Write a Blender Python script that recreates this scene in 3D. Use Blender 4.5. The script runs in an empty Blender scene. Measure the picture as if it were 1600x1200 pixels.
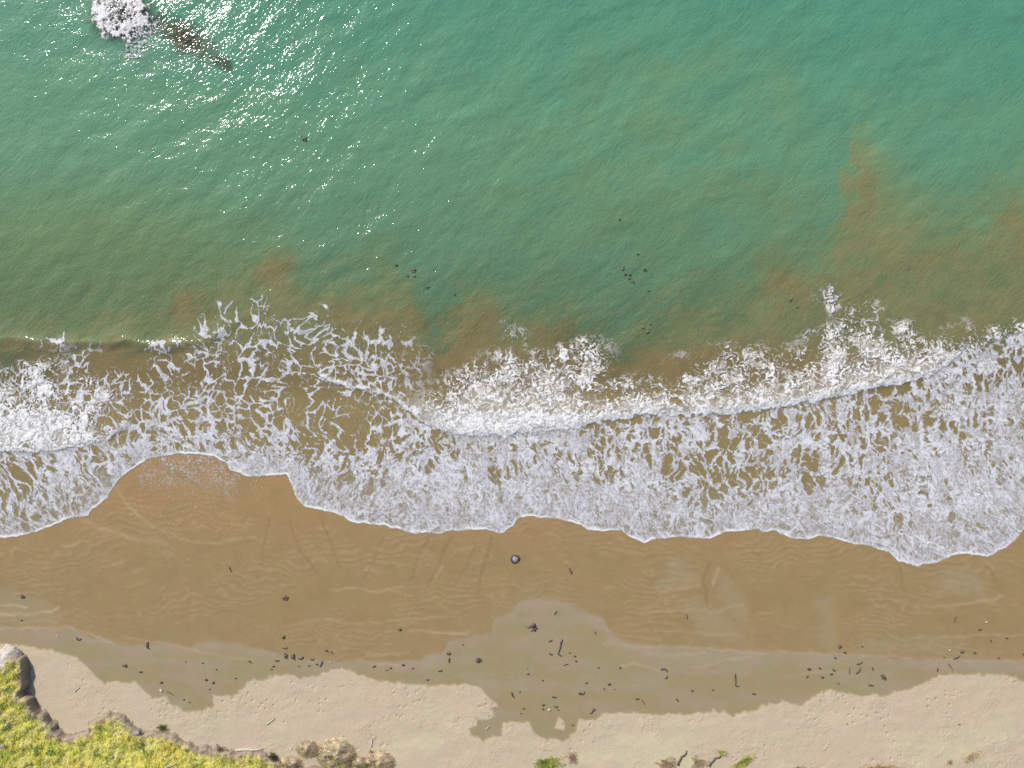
import bpy, math, random
import numpy as np
C = bpy.context.scene
COL = C.collection
random.seed(7); RNG = np.random.default_rng(11)
# ---------------------------------------------------------------- camera, sky, sun, exposure
W = 0.04          # metres of ground per photo pixel
H = 43.0          # flying height of the camera
cam = bpy.data.objects.new('camera', bpy.data.cameras.new('camera')); COL.objects.link(cam)
cam.location = (0, 0, H); cam.rotation_euler = (0, 0, 0)
cam.data.sensor_width = 36; cam.data.lens = 18 / (32 / H)
cam.data.clip_start = 0.5; cam.data.clip_end = 20000
C.camera = cam
C.render.engine = 'CYCLES'
C.view_settings.view_transform = 'Standard'; C.view_settings.look = 'None'
C.view_settings.exposure = 0.0; C.view_settings.gamma = 1.0; C.view_settings.use_curve_mapping = False
SUNV = np.array([-34.0, 41.0]); ELEV = math.atan2(H, np.hypot(*SUNV)); AZ = math.atan2(SUNV[1], SUNV[0])
wd = bpy.data.worlds.new('World'); C.world = wd; wd.use_nodes = True
nt = wd.node_tree; nt.nodes.clear()
sky = nt.nodes.new('ShaderNodeTexSky'); sky.sky_type = 'NISHITA'; sky.sun_disc = False
sky.sun_elevation = ELEV; sky.sun_rotation = math.pi / 2 - AZ
sky.dust_density = 1.5
bgn = nt.nodes.new('ShaderNodeBackground'); bgn.inputs['Strength'].default_value = 0.13
outw = nt.nodes.new('ShaderNodeOutputWorld')
nt.links.new(sky.outputs[0], bgn.inputs['Color']); nt.links.new(bgn.outputs[0], outw.inputs['Surface'])
sd_ = bpy.data.lights.new('sun', 'SUN'); sd_.energy = 4.75; sd_.angle = math.radians(0.53); sd_.color = (1.0, 0.965, 0.91)
sun = bpy.data.objects.new('sun', sd_); COL.objects.link(sun)
sun.rotation_euler = (0, math.pi / 2 - ELEV, AZ); sun.location = (-60, 60, 90)
C.cycles.use_denoising = False
# ---------- noise ----------
def _h(ix,iy,s):
    a=(ix.astype(np.int64)*374761393+iy.astype(np.int64)*668265263+s*1274126177)&0xFFFFFFFF
    a=((a^(a>>13))*1274126177)&0xFFFFFFFF
    a=((a^(a>>16))*2246822519)&0xFFFFFFFF
    return ((a^(a>>15))&0xFFFFFF)/float(0x1000000)
def perlin(x,y,s=0):
    ix=np.floor(x);iy=np.floor(y);fx=x-ix;fy=y-iy
    ux=fx*fx*fx*(fx*(fx*6-15)+10);uy=fy*fy*fy*(fy*(fy*6-15)+10)
    def g(dx,dy):
        a=_h(ix+dx,iy+dy,s)*6.2831853
        return np.cos(a)*(fx-dx)+np.sin(a)*(fy-dy)
    n0=g(0,0)*(1-ux)+g(1,0)*ux;n1=g(0,1)*(1-ux)+g(1,1)*ux
    return (n0*(1-uy)+n1*uy)*1.5
def fbm(x,y,s=0,o=4,g=.5,l=2.03):
    r=0;a=1
    for i in range(o):
        r=r+a*perlin(x,y,s+i*17);a*=g;x=x*l+3.7;y=y*l+1.3
    return r
def worley(x,y,s=0,j=.95):
    ix=np.floor(x);iy=np.floor(y)
    f1=np.full(x.shape,9.);f2=f1.copy()
    for dx in(-1,0,1):
        for dy in(-1,0,1):
            cx=ix+dx;cy=iy+dy
            d=np.hypot(cx+.5+(_h(cx,cy,s)-.5)*j-x,cy+.5+(_h(cx,cy,s+7)-.5)*j-y)
            m=d<f1
            f2=np.where(m,f1,np.minimum(f2,d));f1=np.where(m,d,f1)
    return f1,f2
def rank(a):
    q=np.quantile(a,np.linspace(0,1,257));return np.interp(a,q,np.linspace(0,1,257))
def ss(a,b,x):
    t=np.clip((x-a)/(b-a),0,1);return t*t*(3-2*t)
def mixf(a,b,t): return a+(b-a)*t
def poly_y(pts,u):
    p=np.array(pts,float);return np.interp(u,p[:,0],p[:,1])
def catmull(t):  # smooth bilinear table lookup
    return t
SW=[(-300,822),(-120,836),(0,838),(30,838),(60,830),(100,811),(138,806),(146,794),(170,776),(185,750),(200,738),(215,727),(235,716),(260,711),(300,708),(335,712),(352,722),(362,735),(385,743),(420,743),(448,741),(452,746),(462,772),(474,790),(500,797),(520,799),(540,810),(560,817),(600,821),(640,831),(690,833),(707,827),(760,828),(786,832),(800,822),(812,808),(822,806),(850,808),(872,808),(895,816),(920,826),(945,829),(972,828),(985,838),(1005,847),(1025,841),(1060,838),(1100,841),(1115,838),(1132,831),(1160,827),(1184,825),(1192,831),(1212,829),(1238,842),(1262,841),(1286,836),(1320,846),(1358,852),(1370,860),(1388,861),(1402,875),(1432,884),(1465,876),(1490,867),(1512,865),(1540,868),(1568,854),(1590,838),(1600,824),(1650,800),(1850,815)]
F1=[(-300,714),(0,706),(50,706),(100,702),(125,698),(150,692),(172,684),(185,676),(200,668),(210,655)]
F2=[(488,588),(500,592),(530,601),(560,610),(600,617),(622,628),(645,648),(665,662),(690,674),(725,681),(760,682),(800,680),(850,675),(900,668),(945,658),(980,652),(1020,650),(1060,649),(1100,648),(1150,645),(1200,639),(1250,631),(1300,622),(1330,614),(1370,609),(1400,600),(1440,592),(1462,583),(1480,572),(1495,560),(1505,548),(1530,541),(1560,531),(1600,518),(1850,470)]
T1="""
480|000000022000000000000000000000000
500|000000023231100000000000000000000
520|000000143354310000000000000000004
540|012102244544441000000000000000555
560|012101444444442100000000000000566
580|342213444454442100000000000005665
600|452432453335551000000000000005776
620|654423643212433000000000000446887
640|775425753322334300000000055457888
660|887257765422356770006554455565688
680|998778776534566777766554555668888
700|877677776545666667776654566678888
720|566678889876778888775545666788888
740|556777779877788888877545678888999
760|556677777767788888888655678888999
780|555667777766788889888765689888999
800|555666777767788898888866788889999
820|556666777777788888777777777788888
840|666666777777777777777777777777778
860|666666777777777777777777777777778
880|666666777777777777777777777777778
"""
T2="""
460|000000000000000000000000003000000
480|000000000000000000000000002300000
500|000000000000000010000000001420100
520|000000000000000020000000014531135
540|000000000000000030310012114554267
560|000000000000000143510114325666889
580|000000000000001366521144556678999
600|000000000000012666642255667789999
620|000000000000145777652577889999999
640|000000000000688888779899999999999
660|000000000000999999999999999999999
680|000000000000999999999999999999999
"""
def table(T,u,v):
    rows=[r.split('|') for r in T.strip().split('\n')]
    vv=np.array([float(r[0]) for r in rows]);M=np.array([[int(c)/9 for c in r[1][:33]] for r in rows])
    fu=np.clip(u/50,0,32);fv=np.interp(v,vv,np.arange(len(vv)))
    i=np.minimum(fu.astype(int),31);j=np.minimum(fv.astype(int),len(vv)-2);a=fu-i;b=fv-j
    a=a*a*(3-2*a);b=b*b*(3-2*b)
    r=(M[j,i]*(1-a)+M[j,i+1]*a)*(1-b)+(M[j+1,i]*(1-a)+M[j+1,i+1]*a)*b
    return r*ss(vv[0]-22,vv[0],v)
def foam_field(u,v):
    """returns alpha (coverage), lump (height), sheetmask"""
    # ragged warp
    wu=fbm(u/60,v/60,5,3)*16;wv=fbm(u/60,v/60,25,3)*14
    jag=fbm(u/20,v/20,41,4)+.6*fbm(u/6,v/6,43,2)
    sw=poly_y(SW,u+fbm(u/14,v/14,77,2)*2)-v-fbm(u/22,v/40,78,3)*2.2      # >0 seaward of swash edge
    d1=poly_y(F1,u)-v+jag*3.0
    d2=poly_y(F2,u)-v+jag*4.5
    front2=(u>488)
    shore2=1-ss(-2,2,d2)*ss(610,690,u+fbm(u/40,v/40,9,2)*25)       # shoreward of front 2
    C1=table(T1,u+wu,v+wv)
    C2=table(T2,u+wu*.8,v+wv*.8)
    k=np.interp(u,[0,250,400,560,700,900,1050,1200,1350,1600],[.45,.2,.1,-.3,0,.18,.1,-.15,.1,.25])
    su=u-k*np.clip(v-720,-45,200)
    # ---- lace : warped cells
    def warp(x,y,s,a,w): return x+a*fbm(x/w,y/w,s,3),y+a*fbm(x/w,y/w,s+50,3)
    xu,xv=warp(su,v,99,13,95); xu,xv=warp(xu,xv,101,6,26); xu,xv=warp(xu,xv,103,1.8,8)
    st=np.maximum(ss(650,720,v),ss(580,700,u))          # more vertical stretch down the swash
    a1,a2=worley(xu/21,xv/27,11); e1,e2=worley(xu/17,xv/28,12); q1,q2=worley(xu/14,xv/14,17)
    b1,b2=worley(xu/9,xv/17,13)
    c1,c2=worley(xu/5.2,xv/8,15)
    sel=ss(-.15,.25,perlin(u/70,v/55,31))
    net=rank(a2-a1)*sel+rank(q2-q1)*(1-sel); big=rank(e2-e1)
    mid=rank(b2-b1*1.0)
    sml=rank(c2-c1)
    web=rank(.78*rank(net)+.12*mid+.16*sml+.30*fbm(u/34,v/44,33,4))
    str_=rank((.40+.3*ss(-.3,.3,perlin(u/60,v/40,36)))*big+.46*mid+.26*sml+.26*fbm(su/24,v/60,35,4))
    # filigree: swirls
    qx,qy=warp(su,v,201,9,22); qx,qy=warp(qx,qy,203,4,8)
    f=np.abs(fbm(qx/11,qy/17,205,4)); fil=rank(f)
    f2=rank(np.abs(fbm(qx/5.5,qy/8,207,3))+.5*f)
    wispy=rank(fbm(su/30,v/60,209,4))
    edge=ss(95,15,sw)*ss(690,760,v)             # near swash edge -> filigree style
    P=web*(1-st)+str_*st
    P=rank(P)
    s=.05+.05*st
    Ce=C1*mixf(.66,.95,st)+.17*st*fbm(su/9,v/75,39,3)*ss(.3,.6,C1)+.16*ss(45,0,-d2)*ss(-6,2,-d2)*ss(660,720,u)
    a=ss(-s,s,Ce-P)*ss(.03,.14,C1)
    # soft thin foam in between, and filaments eaten out of the sheet
    dense=ss(.35,.9,C1)
    a=a*(1-(.30+.5*dense*ss(.3,.9,wispy)+.1*edge)*ss(.40,.08,fil)*(.6+.4*st))
    thin=ss(.62,.95,f2)*ss(.4,.7,C1)*.5
    veil=ss(.17,.04,mid+.10*fbm(u/12,v/12,45,2))*ss(.10,.3,C1)*ss(.1,.7,rank(fbm(u/40,v/40,46,3)))*(.62-.3*st)
    a=np.maximum(a,veil)
    a=np.maximum(a,thin*ss(-.35,.05,Ce-P))
    # edge style : fine speckled filigree
    ae=.45+.55*ss(.2,.6,.5*f2+.35*(1-sml)+.35*(wispy-.5)+.15*C1)
    a=a*(1-edge*.7)+np.maximum(a*.6,ae*.9)*ss(-.5,.15,C1-P+.1)*edge*.7
    thick=rank(fbm(qx/20,qy/44,221,5)+.35*fbm(u/90,v/60,222,2))
    lace=ss(.85,.35,.55*sml+.45*rank(c1*-1.)) ; rimh=ss(.10,.03,np.abs(P-Ce+.05))
    a=a*np.maximum((.66+.34*ss(.05,.75,.6*thick+.4*f2))*(.66+.34*lace),.92*rimh)
    # ---- whitewater of the breakers
    gx,gy=warp(u,v,301,7,18); gx,gy=warp(gx,gy,303,3,6)
    g1,g2=worley(gx/13,gy/11,21); h1,h2=worley(gx/5.6,gy/5,23)
    bil=rank(.6*(1-g1)+.35*(1-h1)+.5*fbm(u/30,v/26,305,3)+.25*fbm(gx/9,gy/9,307,3))
    fib=rank(np.abs(fbm(gx/8,gy/8,309,3)))
    rag=rank(.55*(g2-g1)+.45*fib+.35*fbm(u/40,v/40,311,3)+.25*(h2-h1))
    ab=ss(.04,.16,C2)*ss(-.2,.22,C2*1.05-rag)*(.55+.45*ss(.15,.75,1-fib))
    ab=np.maximum(ab,ss(.55,1.0,C2)*(.5+.5*bil)*(.75+.25*ss(.8,.3,fib)))
    m1=ss(-1.5,1.5,d1)*ss(225,150,u+40*fbm(u/30,v/30,65,2))
    C1b=C1*m1
    ab1=np.maximum(ss(-.12,.14,C1b*1.0-rag)*ss(.12,.3,C1b)*(.5+.5*ss(.15,.75,1-fib)),ss(.65,1.05,C1b)*(.5+.5*bil)*(.7+.3*ss(.8,.3,fib)))*m1
    lip2=ss(-1.5,1.5,d2)*ss(21,2,d2*(1+.5*jag)+9*(.5-bil)+13*ss(1420,1530,u))*ss(600,640,u)*(1-.45*ss(1440,1540,u))*(.72+.28*ss(.75,.3,fib))
    lip2s=ss(-1.5,1.5,d2)*ss(11,2,d2)*ss(485,505,u)*ss(655,630,u)*ss(-.35,.2,perlin(u/16,v/30,61)+.2)
    lip1=ss(-1.5,1.5,d1)*ss(14,1,d1*(1+.5*jag)+6*(.5-bil))*ss(215,170,u)*(.72+.28*ss(.75,.3,fib))
    alpha=a*shore2*np.where(u<225,1-m1*ss(.5,.75,C1),1)
    br=np.maximum(ab*(1-shore2),ab1)
    br=np.maximum(br,np.maximum(lip2*.97,np.maximum(lip2s*.9,lip1*.97)))
    alpha=np.maximum(alpha,br)
    # swash rim
    rimw=3.6+1.6*perlin(u/30,v/90,63)
    rim=ss(-.8,.8,sw)*ss(rimw+2.6,rimw*.4,sw)*(.45+.55*ss(-.45,.25,perlin(u/34,v/200,64)+.5*perlin(u/11,v/60,67)))
    soft=ss(9,0,sw)*.55
    alpha=np.maximum(alpha,np.maximum(rim,soft))*ss(-1,.8,sw)
    for pts in [[(1052,808),(1044,826),(1022,841)],[(1190,738),(1186,780),(1188,812),(1192,829)],[(1180,790),(1184,806),(1189,826)],[(1512,866),(1523,851),(1526,836)],[(816,782),(820,796),(818,805)],[(708,785),(705,806),(706,826)],[(1440,845),(1470,855),(1500,864)],[(175,744),(186,750)],[(595,668),(612,662),(630,656)]]:
        for (ax,ay),(bx,by) in zip(pts[:-1],pts[1:]):
            ex,ey=bx-ax,by-ay; t=np.clip(((u-ax)*ex+(v-ay)*ey)/(ex*ex+ey*ey),0,1)
            rim=np.maximum(rim,.7*ss(3.4,.4,np.hypot(u-ax-t*ex+1.6*jag,v-ay-t*ey)+.9*jag)*ss(-1,1,sw)*ss(-.5,.3,perlin(u/9,v/11,66)))
    alpha=np.maximum(alpha,rim)
    # spent bubbles lying just below the swash edge
    sp=ss(14,70,u-185)*ss(395,340,u)*ss(-70,-10,sw)*ss(2,-4,sw)
    alpha=np.maximum(alpha,sp*ss(.45,.8,.6*f2+.4*rank(fbm(u/4,v/4,88,2)))*(.35+.3*ss(-.3,.3,fbm(u/30,v/20,89,2))))
    lump=br*(.15+.5*bil+.35*(1-fib))
    lumpS=a*.5*(.5+.5*(1-fil))+rim
    return np.clip(alpha,0,1),np.maximum(br,rim),lump,np.clip(lumpS,0,1),sw,d1,d2
# ---------------------------------------------------------------- pixel plan helpers
def seg_dist(u, v, pts, closed=False):
    d = np.full(u.shape, 1e9); n = len(pts)
    for i in range(n if closed else n - 1):
        ax, ay = pts[i]; bx, by = pts[(i + 1) % n]
        ex, ey = bx - ax, by - ay; l = ex * ex + ey * ey + 1e-9
        t = np.clip(((u - ax) * ex + (v - ay) * ey) / l, 0, 1)
        d = np.minimum(d, np.hypot(u - ax - t * ex, v - ay - t * ey))
    return d
def poly_sd(u, v, pts):
    """signed distance in pixels, positive inside"""
    ins = np.zeros(u.shape, bool); n = len(pts)
    for i in range(n):
        ax, ay = pts[i]; bx, by = pts[(i + 1) % n]
        c = ((ay > v) != (by > v)) & (u < (bx - ax) * (v - ay) / (by - ay + 1e-12) + ax)
        ins ^= c
    d = seg_dist(u, v, pts, True)
    return np.where(ins, d, -d)
def mix(a, b, t): return a + (b - a) * t
def col(base, *layers):
    c = np.broadcast_to(np.array(base, float), layers[0][1].shape + (3,)).copy()
    for k, m in layers: c = c + (np.array(k, float) - c) * m[..., None]
    return c
DRY = [(-300,1000),(0,1003),(35,1008),(70,1012),(105,1018),(125,1026),(140,1040),(160,1060),(170,1066),(178,1062),(200,1064),(218,1064),(222,1070),(238,1085),(242,1088),(265,1086),(268,1095),(285,1103),(293,1109),(310,1107),(316,1105),(337,1103),(338,1085),(370,1084),(385,1073),(397,1058),(415,1060),(428,1055),(435,1051),(455,1050),(470,1058),(485,1055),(500,1053),(515,1045),(535,1042),(550,1045),(562,1052),(575,1056),(590,1060),(610,1062),(640,1066),(660,1068),(680,1069),(690,1066),(712,1066),(735,1068),(752,1072),(760,1083),(775,1094),(777,1099),(770,1103),(772,1115),(765,1121),(747,1120),(745,1128),(735,1135),(737,1146),(750,1148),(758,1157),(765,1148),(785,1146),(787,1128),(795,1124),(828,1126),(832,1136),(840,1146),(850,1149),(880,1153),(890,1148),(900,1135),(903,1120),(925,1122),(945,1113),(960,1110),(1000,1111),(1020,1115),(1045,1111),(1080,1112),(1110,1112),(1112,1105),(1120,1110),(1128,1106),(1140,1115),(1160,1108),(1175,1110),(1183,1102),(1185,1099),(1210,1098),(1220,1093),(1232,1094),(1240,1098),(1250,1100),(1258,1092),(1270,1083),(1290,1075),(1330,1081),(1345,1084),(1360,1083),(1380,1085),(1395,1078),(1420,1072),(1440,1065),(1455,1058),(1470,1050),(1500,1052),(1540,1050),(1580,1056),(1600,1062),(1900,1060),(1900,1500),(-300,1500)]
ISLE = [(873,1116),(866,1134),(882,1137),(881,1124)]
FILM = [(-300,979),(0,979),(60,978),(105,978),(130,983),(145,992),(180,1002),(215,1005),(255,1001),(275,1006),(300,1010),(310,1003),(335,1000),(400,1010),(440,1018),(475,1025),(520,1029),(560,1030),(640,1030),(690,1018),(700,1000),(765,986),(772,965),(800,952),(818,938),(832,934),(855,936),(870,935),(900,945),(940,962),(955,985),(968,998),(990,1004),(1060,1008),(1090,1010),(1160,1013),(1200,1016),(1290,1018),(1330,1021),(1400,1025),(1500,1028),(1600,1030),(1900,1030)]
PATCH = [[(1037,872),(1050,863),(1062,865),(1078,882),(1090,897),(1096,906),(1078,915),(1050,925),(1028,930),(1016,920),(1020,905),(1033,893)],
         [(1120,884),(1140,900),(1156,922),(1166,950),(1172,985),(1150,975),(1128,952),(1116,930),(1114,902)],
         [(1470,886),(1508,880),(1530,900),(1547,930),(1500,936),(1470,922),(1452,902)],
         [(-300,918),(40,918),(50,928),(80,935),(100,955),(98,976),(-300,976)],
         [(1050,926),(1120,940),(1180,1004),(1100,1000),(1075,960)],
         [(1340,990),(1460,995),(1500,1004),(1500,1022),(1330,1016)],
         [(1270,930),(1300,930),(1310,1012),(1275,1010)]]
LINES = [([(5,943),(25,945),(46,947)],1.5,1),([(0,959),(30,959),(56,960),(80,954),(95,948)],1.6,1),([(-200,979),(40,979),(105,979),(130,984),(150,993),(180,1003)],1.3,.6),
 ([(184,760),(195,782),(215,805),(240,823),(268,835),(290,845),(340,848),(400,838)],1.8,.5),([(100,853),(140,845),(175,833)],1.5,.5),([(130,812),(165,826),(210,842),(260,848)],2.5,.4),
 ([(520,921),(560,918),(592,924),(632,916)],1.6,.55),([(468,971),(500,966),(540,972),(600,970),(660,966),(690,962)],1.6,.45),([(640,983),(690,985),(735,988)],1.6,.8),([(560,1030),(590,1034),(625,1037)],1.6,.6),([(575,1020),(640,1020)],1.8,.6),([(690,884),(681,897)],1.6,1),
 ([(944,1003),(1000,1007),(1060,1010),(1110,1013),(1200,1018)],1.3,.6),([(970,1038),(990,1036),(1012,1042),(1030,1046)],1.3,.7),([(1010,1020),(1050,1022),(1100,1019)],1.3,.5),([(1060,918),(1095,914)],1.3,.5),([(1121,886),(1114,913)],1.3,.8),([(1110,955),(1140,950),(1160,942)],1.3,.5),([(1000,956),(1040,953),(1100,951)],1.3,.5),([(1040,983),(1100,988),(1150,990)],1.3,.4),
 ([(1440,947),(1500,944),(1545,936),(1560,930)],1.6,.6),([(1420,995),(1500,992),(1600,990)],1.3,.45),([(1200,1016),(1330,1021),(1500,1029),(1600,1031)],1.3,.5),([(1080,1040),(1120,1032),(1170,1025)],1.5,.5),([(1220,1058),(1260,1050),(1300,1046)],1.5,.35),
 ([(570,890),(595,894)],1.3,.6),([(200,995),(260,1003),(330,1020),(400,1032)],1.5,.5)]
RILL = [([(706,840),(690,875),(672,915)],2.0),([(672,838),(655,870),(643,905)],2.0),([(770,838),(757,880),(745,935)],1.6),([(744,850),(730,885),(710,918)],1.4),([(505,812),(520,850),(535,888)],1.8),([(455,815),(470,860),(500,895)],1.6),([(1108,880),(1098,905),(1104,940)],2.6),([(600,838),(588,870),(570,905)],1.2),([(1400,876),(1414,925)],1.6),([(330,700),(380,760)],1.2),([(420,810),(410,880)],1.6),([(1540,885),(1560,915)],1.6)]
def beach_z(v):
    w = np.asarray(v, float)
    z = np.where(w > 700, (w - 700) * W * 0.02, -(700 - w) * W * 0.075)
    z = np.maximum(z, -4.0)
    return z + ss(1260, 1420, w) * 0.9
CREST = [(-300,540),(0,533),(60,537),(110,539),(150,535),(200,535),(240,541),(290,541),(330,533),(380,500),(440,470),(470,466),(500,478)]
# ripples on the sea: one tile of summed waves
N_, DX_ = 1024, 0.08
def wave_tile(seed, kdir, l0, l1, spread, slope):
    r = np.random.default_rng(seed)
    k = 2 * np.pi * np.fft.fftfreq(N_, DX_); kx, ky = np.meshgrid(k, k); kk = np.hypot(kx, ky) + 1e-9
    cosd = np.abs(kx * kdir[0] + ky * kdir[1]) / kk
    lam = 2 * np.pi / kk
    S = kk ** -1.9 * cosd ** spread * ss(l0 * .7, l0, lam) * ss(l1 * 1.4, l1, lam)
    S[0, 0] = 0
    a = np.fft.ifft2(S * np.fft.fft2(r.standard_normal((N_, N_)))).real
    gy, gx = np.gradient(a, DX_)
    return a * slope / np.sqrt((gx ** 2 + gy ** 2).mean())
kd = np.array([.52, -.85])
TILE = wave_tile(3, kd, .34, 1.4, 1.3, .037) + wave_tile(5, kd, 1.3, 4.5, 3.0, .032)
def tile_at(x, y):
    fx = (x / DX_) % N_; fy = (y / DX_) % N_
    i = np.floor(fx).astype(int) % N_; j = np.floor(fy).astype(int) % N_; a = fx - np.floor(fx); b = fy - np.floor(fy)
    i2 = (i + 1) % N_; j2 = (j + 1) % N_
    return (TILE[j, i] * (1 - a) + TILE[j, i2] * a) * (1 - b) + (TILE[j2, i] * (1 - a) + TILE[j2, i2] * a) * b
REEF = [(290,58,52,24,-.55,.10),(345,97,24,13,-.5,.25),(190,24,44,40,.3,-.28),(243,38,26,18,.6,.2)]   # u, v, half length, half width, turn, depth of top
def water_z(u, v):
    x = (u - 800) * W; y = (600 - v) * W
    far = ss(1400, 500, np.hypot(u - 800, v - 500)) * (1 - .62 * ss(62, 30, seg_dist(u, v, [(250, 38), (300, 66), (350, 98)])))
    amp = mix(.22, 1, ss(600, 500, v)) * ss(760, 640, v)
    z = tile_at(x, y) * amp * far
    zb = beach_z(v)
    fl = zb + .004 + .018 * ss(0, 40, poly_y(SW, u) - v)
    base = .5 * (fl + np.sqrt(fl * fl + .0025))            # smooth max(0, sand + film)
    z = z + base
    jag = fbm(u / 30, v / 30, 41, 2)
    d2 = poly_y(F2, u) - v + jag * 2; d1 = poly_y(F1, u) - v + jag * 2
    z = z + .12 * (1 - .75 * ss(1400, 1530, u)) * ss(-4, 14, d2) * np.exp(-np.clip(d2, 0, 400) / 55) * ss(600, 700, u)
    z = z + .09 * ss(-4, 5, d2) * np.exp(-np.clip(d2, 0, 400) / 22) * ss(480, 510, u) * ss(690, 640, u)
    z = z + .10 * ss(-4, 12, d1) * np.exp(-np.clip(d1, 0, 400) / 50) * ss(235, 150, u)
    d3 = poly_y(CREST, u) - v + fbm(u / 40, v / 40, 47, 2) * 5
    z = z + .30 * ss(-14, 5, d3) * np.exp(-np.clip(d3 - 3, 0, 400) / 17) * ss(480, 250, u) * (.75 + .4 * perlin(u / 60, v / 90, 49))
    for (a, b, L, B, t, dp) in REEF[2:3]:                     # water heaped over the awash rock
        r = np.hypot(u - a, v - b) / 46
        z = z + .16 * np.exp(-r ** 4)
    return z
def reef_top(u, v):
    zt = np.full(u.shape, -9.)
    for (a, b, L, B, t, dp) in REEF:
        du, dv = u - a, -(v - b); p = (du * math.cos(t) + dv * math.sin(t)) / L; q = (-du * math.sin(t) + dv * math.cos(t)) / B
        r = np.sqrt(p * p + q * q) + .22 * fbm(u / 22, v / 22, 71, 3)
        zt = np.maximum(zt, -dp - .75 * np.clip(r, 0, 3) ** 3)
    return zt
# ---------------------------------------------------------------- mesh helpers
def grid_mesh(name, X, Y, Z, keep=None):
    n, m = X.shape
    co = np.stack([X, Y, Z], -1).reshape(-1, 3)
    idx = np.arange(n * m).reshape(n, m)
    q = np.stack([idx[:-1, :-1], idx[1:, :-1], idx[1:, 1:], idx[:-1, 1:]], -1).reshape(-1, 4)
    if keep is not None: q = q[keep.reshape(-1)]
    used = np.unique(q); mp = np.full(n * m, -1); mp[used] = np.arange(len(used)); q = mp[q]; co = co[used]
    me = bpy.data.meshes.new(name)
    me.vertices.add(len(co)); me.vertices.foreach_set('co', co.astype(np.float32).ravel())
    me.loops.add(q.size); me.loops.foreach_set('vertex_index', q.astype(np.int32).ravel())
    me.polygons.add(len(q)); me.polygons.foreach_set('loop_start', (np.arange(len(q)) * 4).astype(np.int32))
    me.update(calc_edges=True); me.validate()
    me.polygons.foreach_set('use_smooth', np.ones(len(me.polygons), bool))
    return me, used
def attr(me, name, a, used=None, kind='FLOAT'):
    if kind == 'FLOAT':
        a = a.reshape(-1)
        if used is not None: a = a[used]
        me.attributes.new(name, 'FLOAT', 'POINT').data.foreach_set('value', a.astype(np.float32))
    else:
        a = a.reshape(-1, a.shape[-1])
        if used is not None: a = a[used]
        if a.shape[1] == 3: a = np.concatenate([a, np.ones((len(a), 1))], 1)
        me.attributes.new(name, 'FLOAT_COLOR', 'POINT').data.foreach_set('color', a.astype(np.float32).ravel())
def obj(name, me, mat=None, parent=None, kind=None, label=None, cat=None, group=None):
    o = bpy.data.objects.new(name, me); COL.objects.link(o)
    if mat and me: me.materials.append(mat)
    if parent: o.parent = parent
    if kind: o['kind'] = kind
    if label: o['label'] = label
    if cat: o['category'] = cat
    if group: o['group'] = group
    return o
class NT:
    def __init__(s, name):
        s.m = bpy.data.materials.new(name); s.m.use_nodes = True; s.t = s.m.node_tree; s.t.nodes.clear()
        s.out = s.n('ShaderNodeOutputMaterial'); s.co = s.n('ShaderNodeTexCoord').outputs['Object']
    def n(s, typ, **kw):
        x = s.t.nodes.new(typ)
        for k, v in kw.items(): setattr(x, k, v)
        return x
    def set(s, node, key, val):
        if isinstance(val, bpy.types.NodeSocket): s.t.links.new(val, node.inputs[key])
        else: node.inputs[key].default_value = val
    def at(s, name): return s.n('ShaderNodeAttribute', attribute_name=name)
    def math(s, op, a, b=0.0, c=None, clamp=False):
        x = s.n('ShaderNodeMath', operation=op, use_clamp=clamp); s.set(x, 0, a); s.set(x, 1, b)
        if c is not None: s.set(x, 2, c)
        return x.outputs[0]
    def noise(s, scale, detail=3, rough=.55, dist=0.0, vec=None):
        x = s.n('ShaderNodeTexNoise'); s.set(x, 'Vector', vec or s.co); s.set(x, 'Scale', scale); s.set(x, 'Detail', detail); s.set(x, 'Roughness', rough); s.set(x, 'Distortion', dist)
        return x.outputs['Fac']
    def ramp(s, fac, a, b):
        x = s.n('ShaderNodeMapRange', interpolation_type='SMOOTHSTEP'); s.set(x, 0, fac); s.set(x, 1, a); s.set(x, 2, b)
        return x.outputs[0]
    def mixc(s, f, a, b, mode='MIX'):
        x = s.n('ShaderNodeMix', data_type='RGBA', blend_type=mode); s.set(x, 0, f); s.set(x, 6, a); s.set(x, 7, b)
        return x.outputs[2]
    def bump(s, h, dist, strength=1.0):
        x = s.n('ShaderNodeBump'); s.set(x, 'Height', h); s.set(x, 'Distance', dist); s.set(x, 'Strength', strength); return x.outputs[0]
    def bsdf(s, colr, rough, spec=.5, normal=None):
        x = s.n('ShaderNodeBsdfPrincipled'); s.set(x, 'Base Color', colr); s.set(x, 'Roughness', rough); s.set(x, 'Specular IOR Level', spec)
        if normal is not None: s.set(x, 'Normal', normal)
        return x.outputs[0]
    def mixs(s, f, a, b):
        x = s.n('ShaderNodeMixShader'); s.set(x, 0, f); s.set(x, 1, a); s.set(x, 2, b); return x.outputs[0]
    def done(s, sh): s.t.links.new(sh, s.out.inputs['Surface']); return s.m
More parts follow.
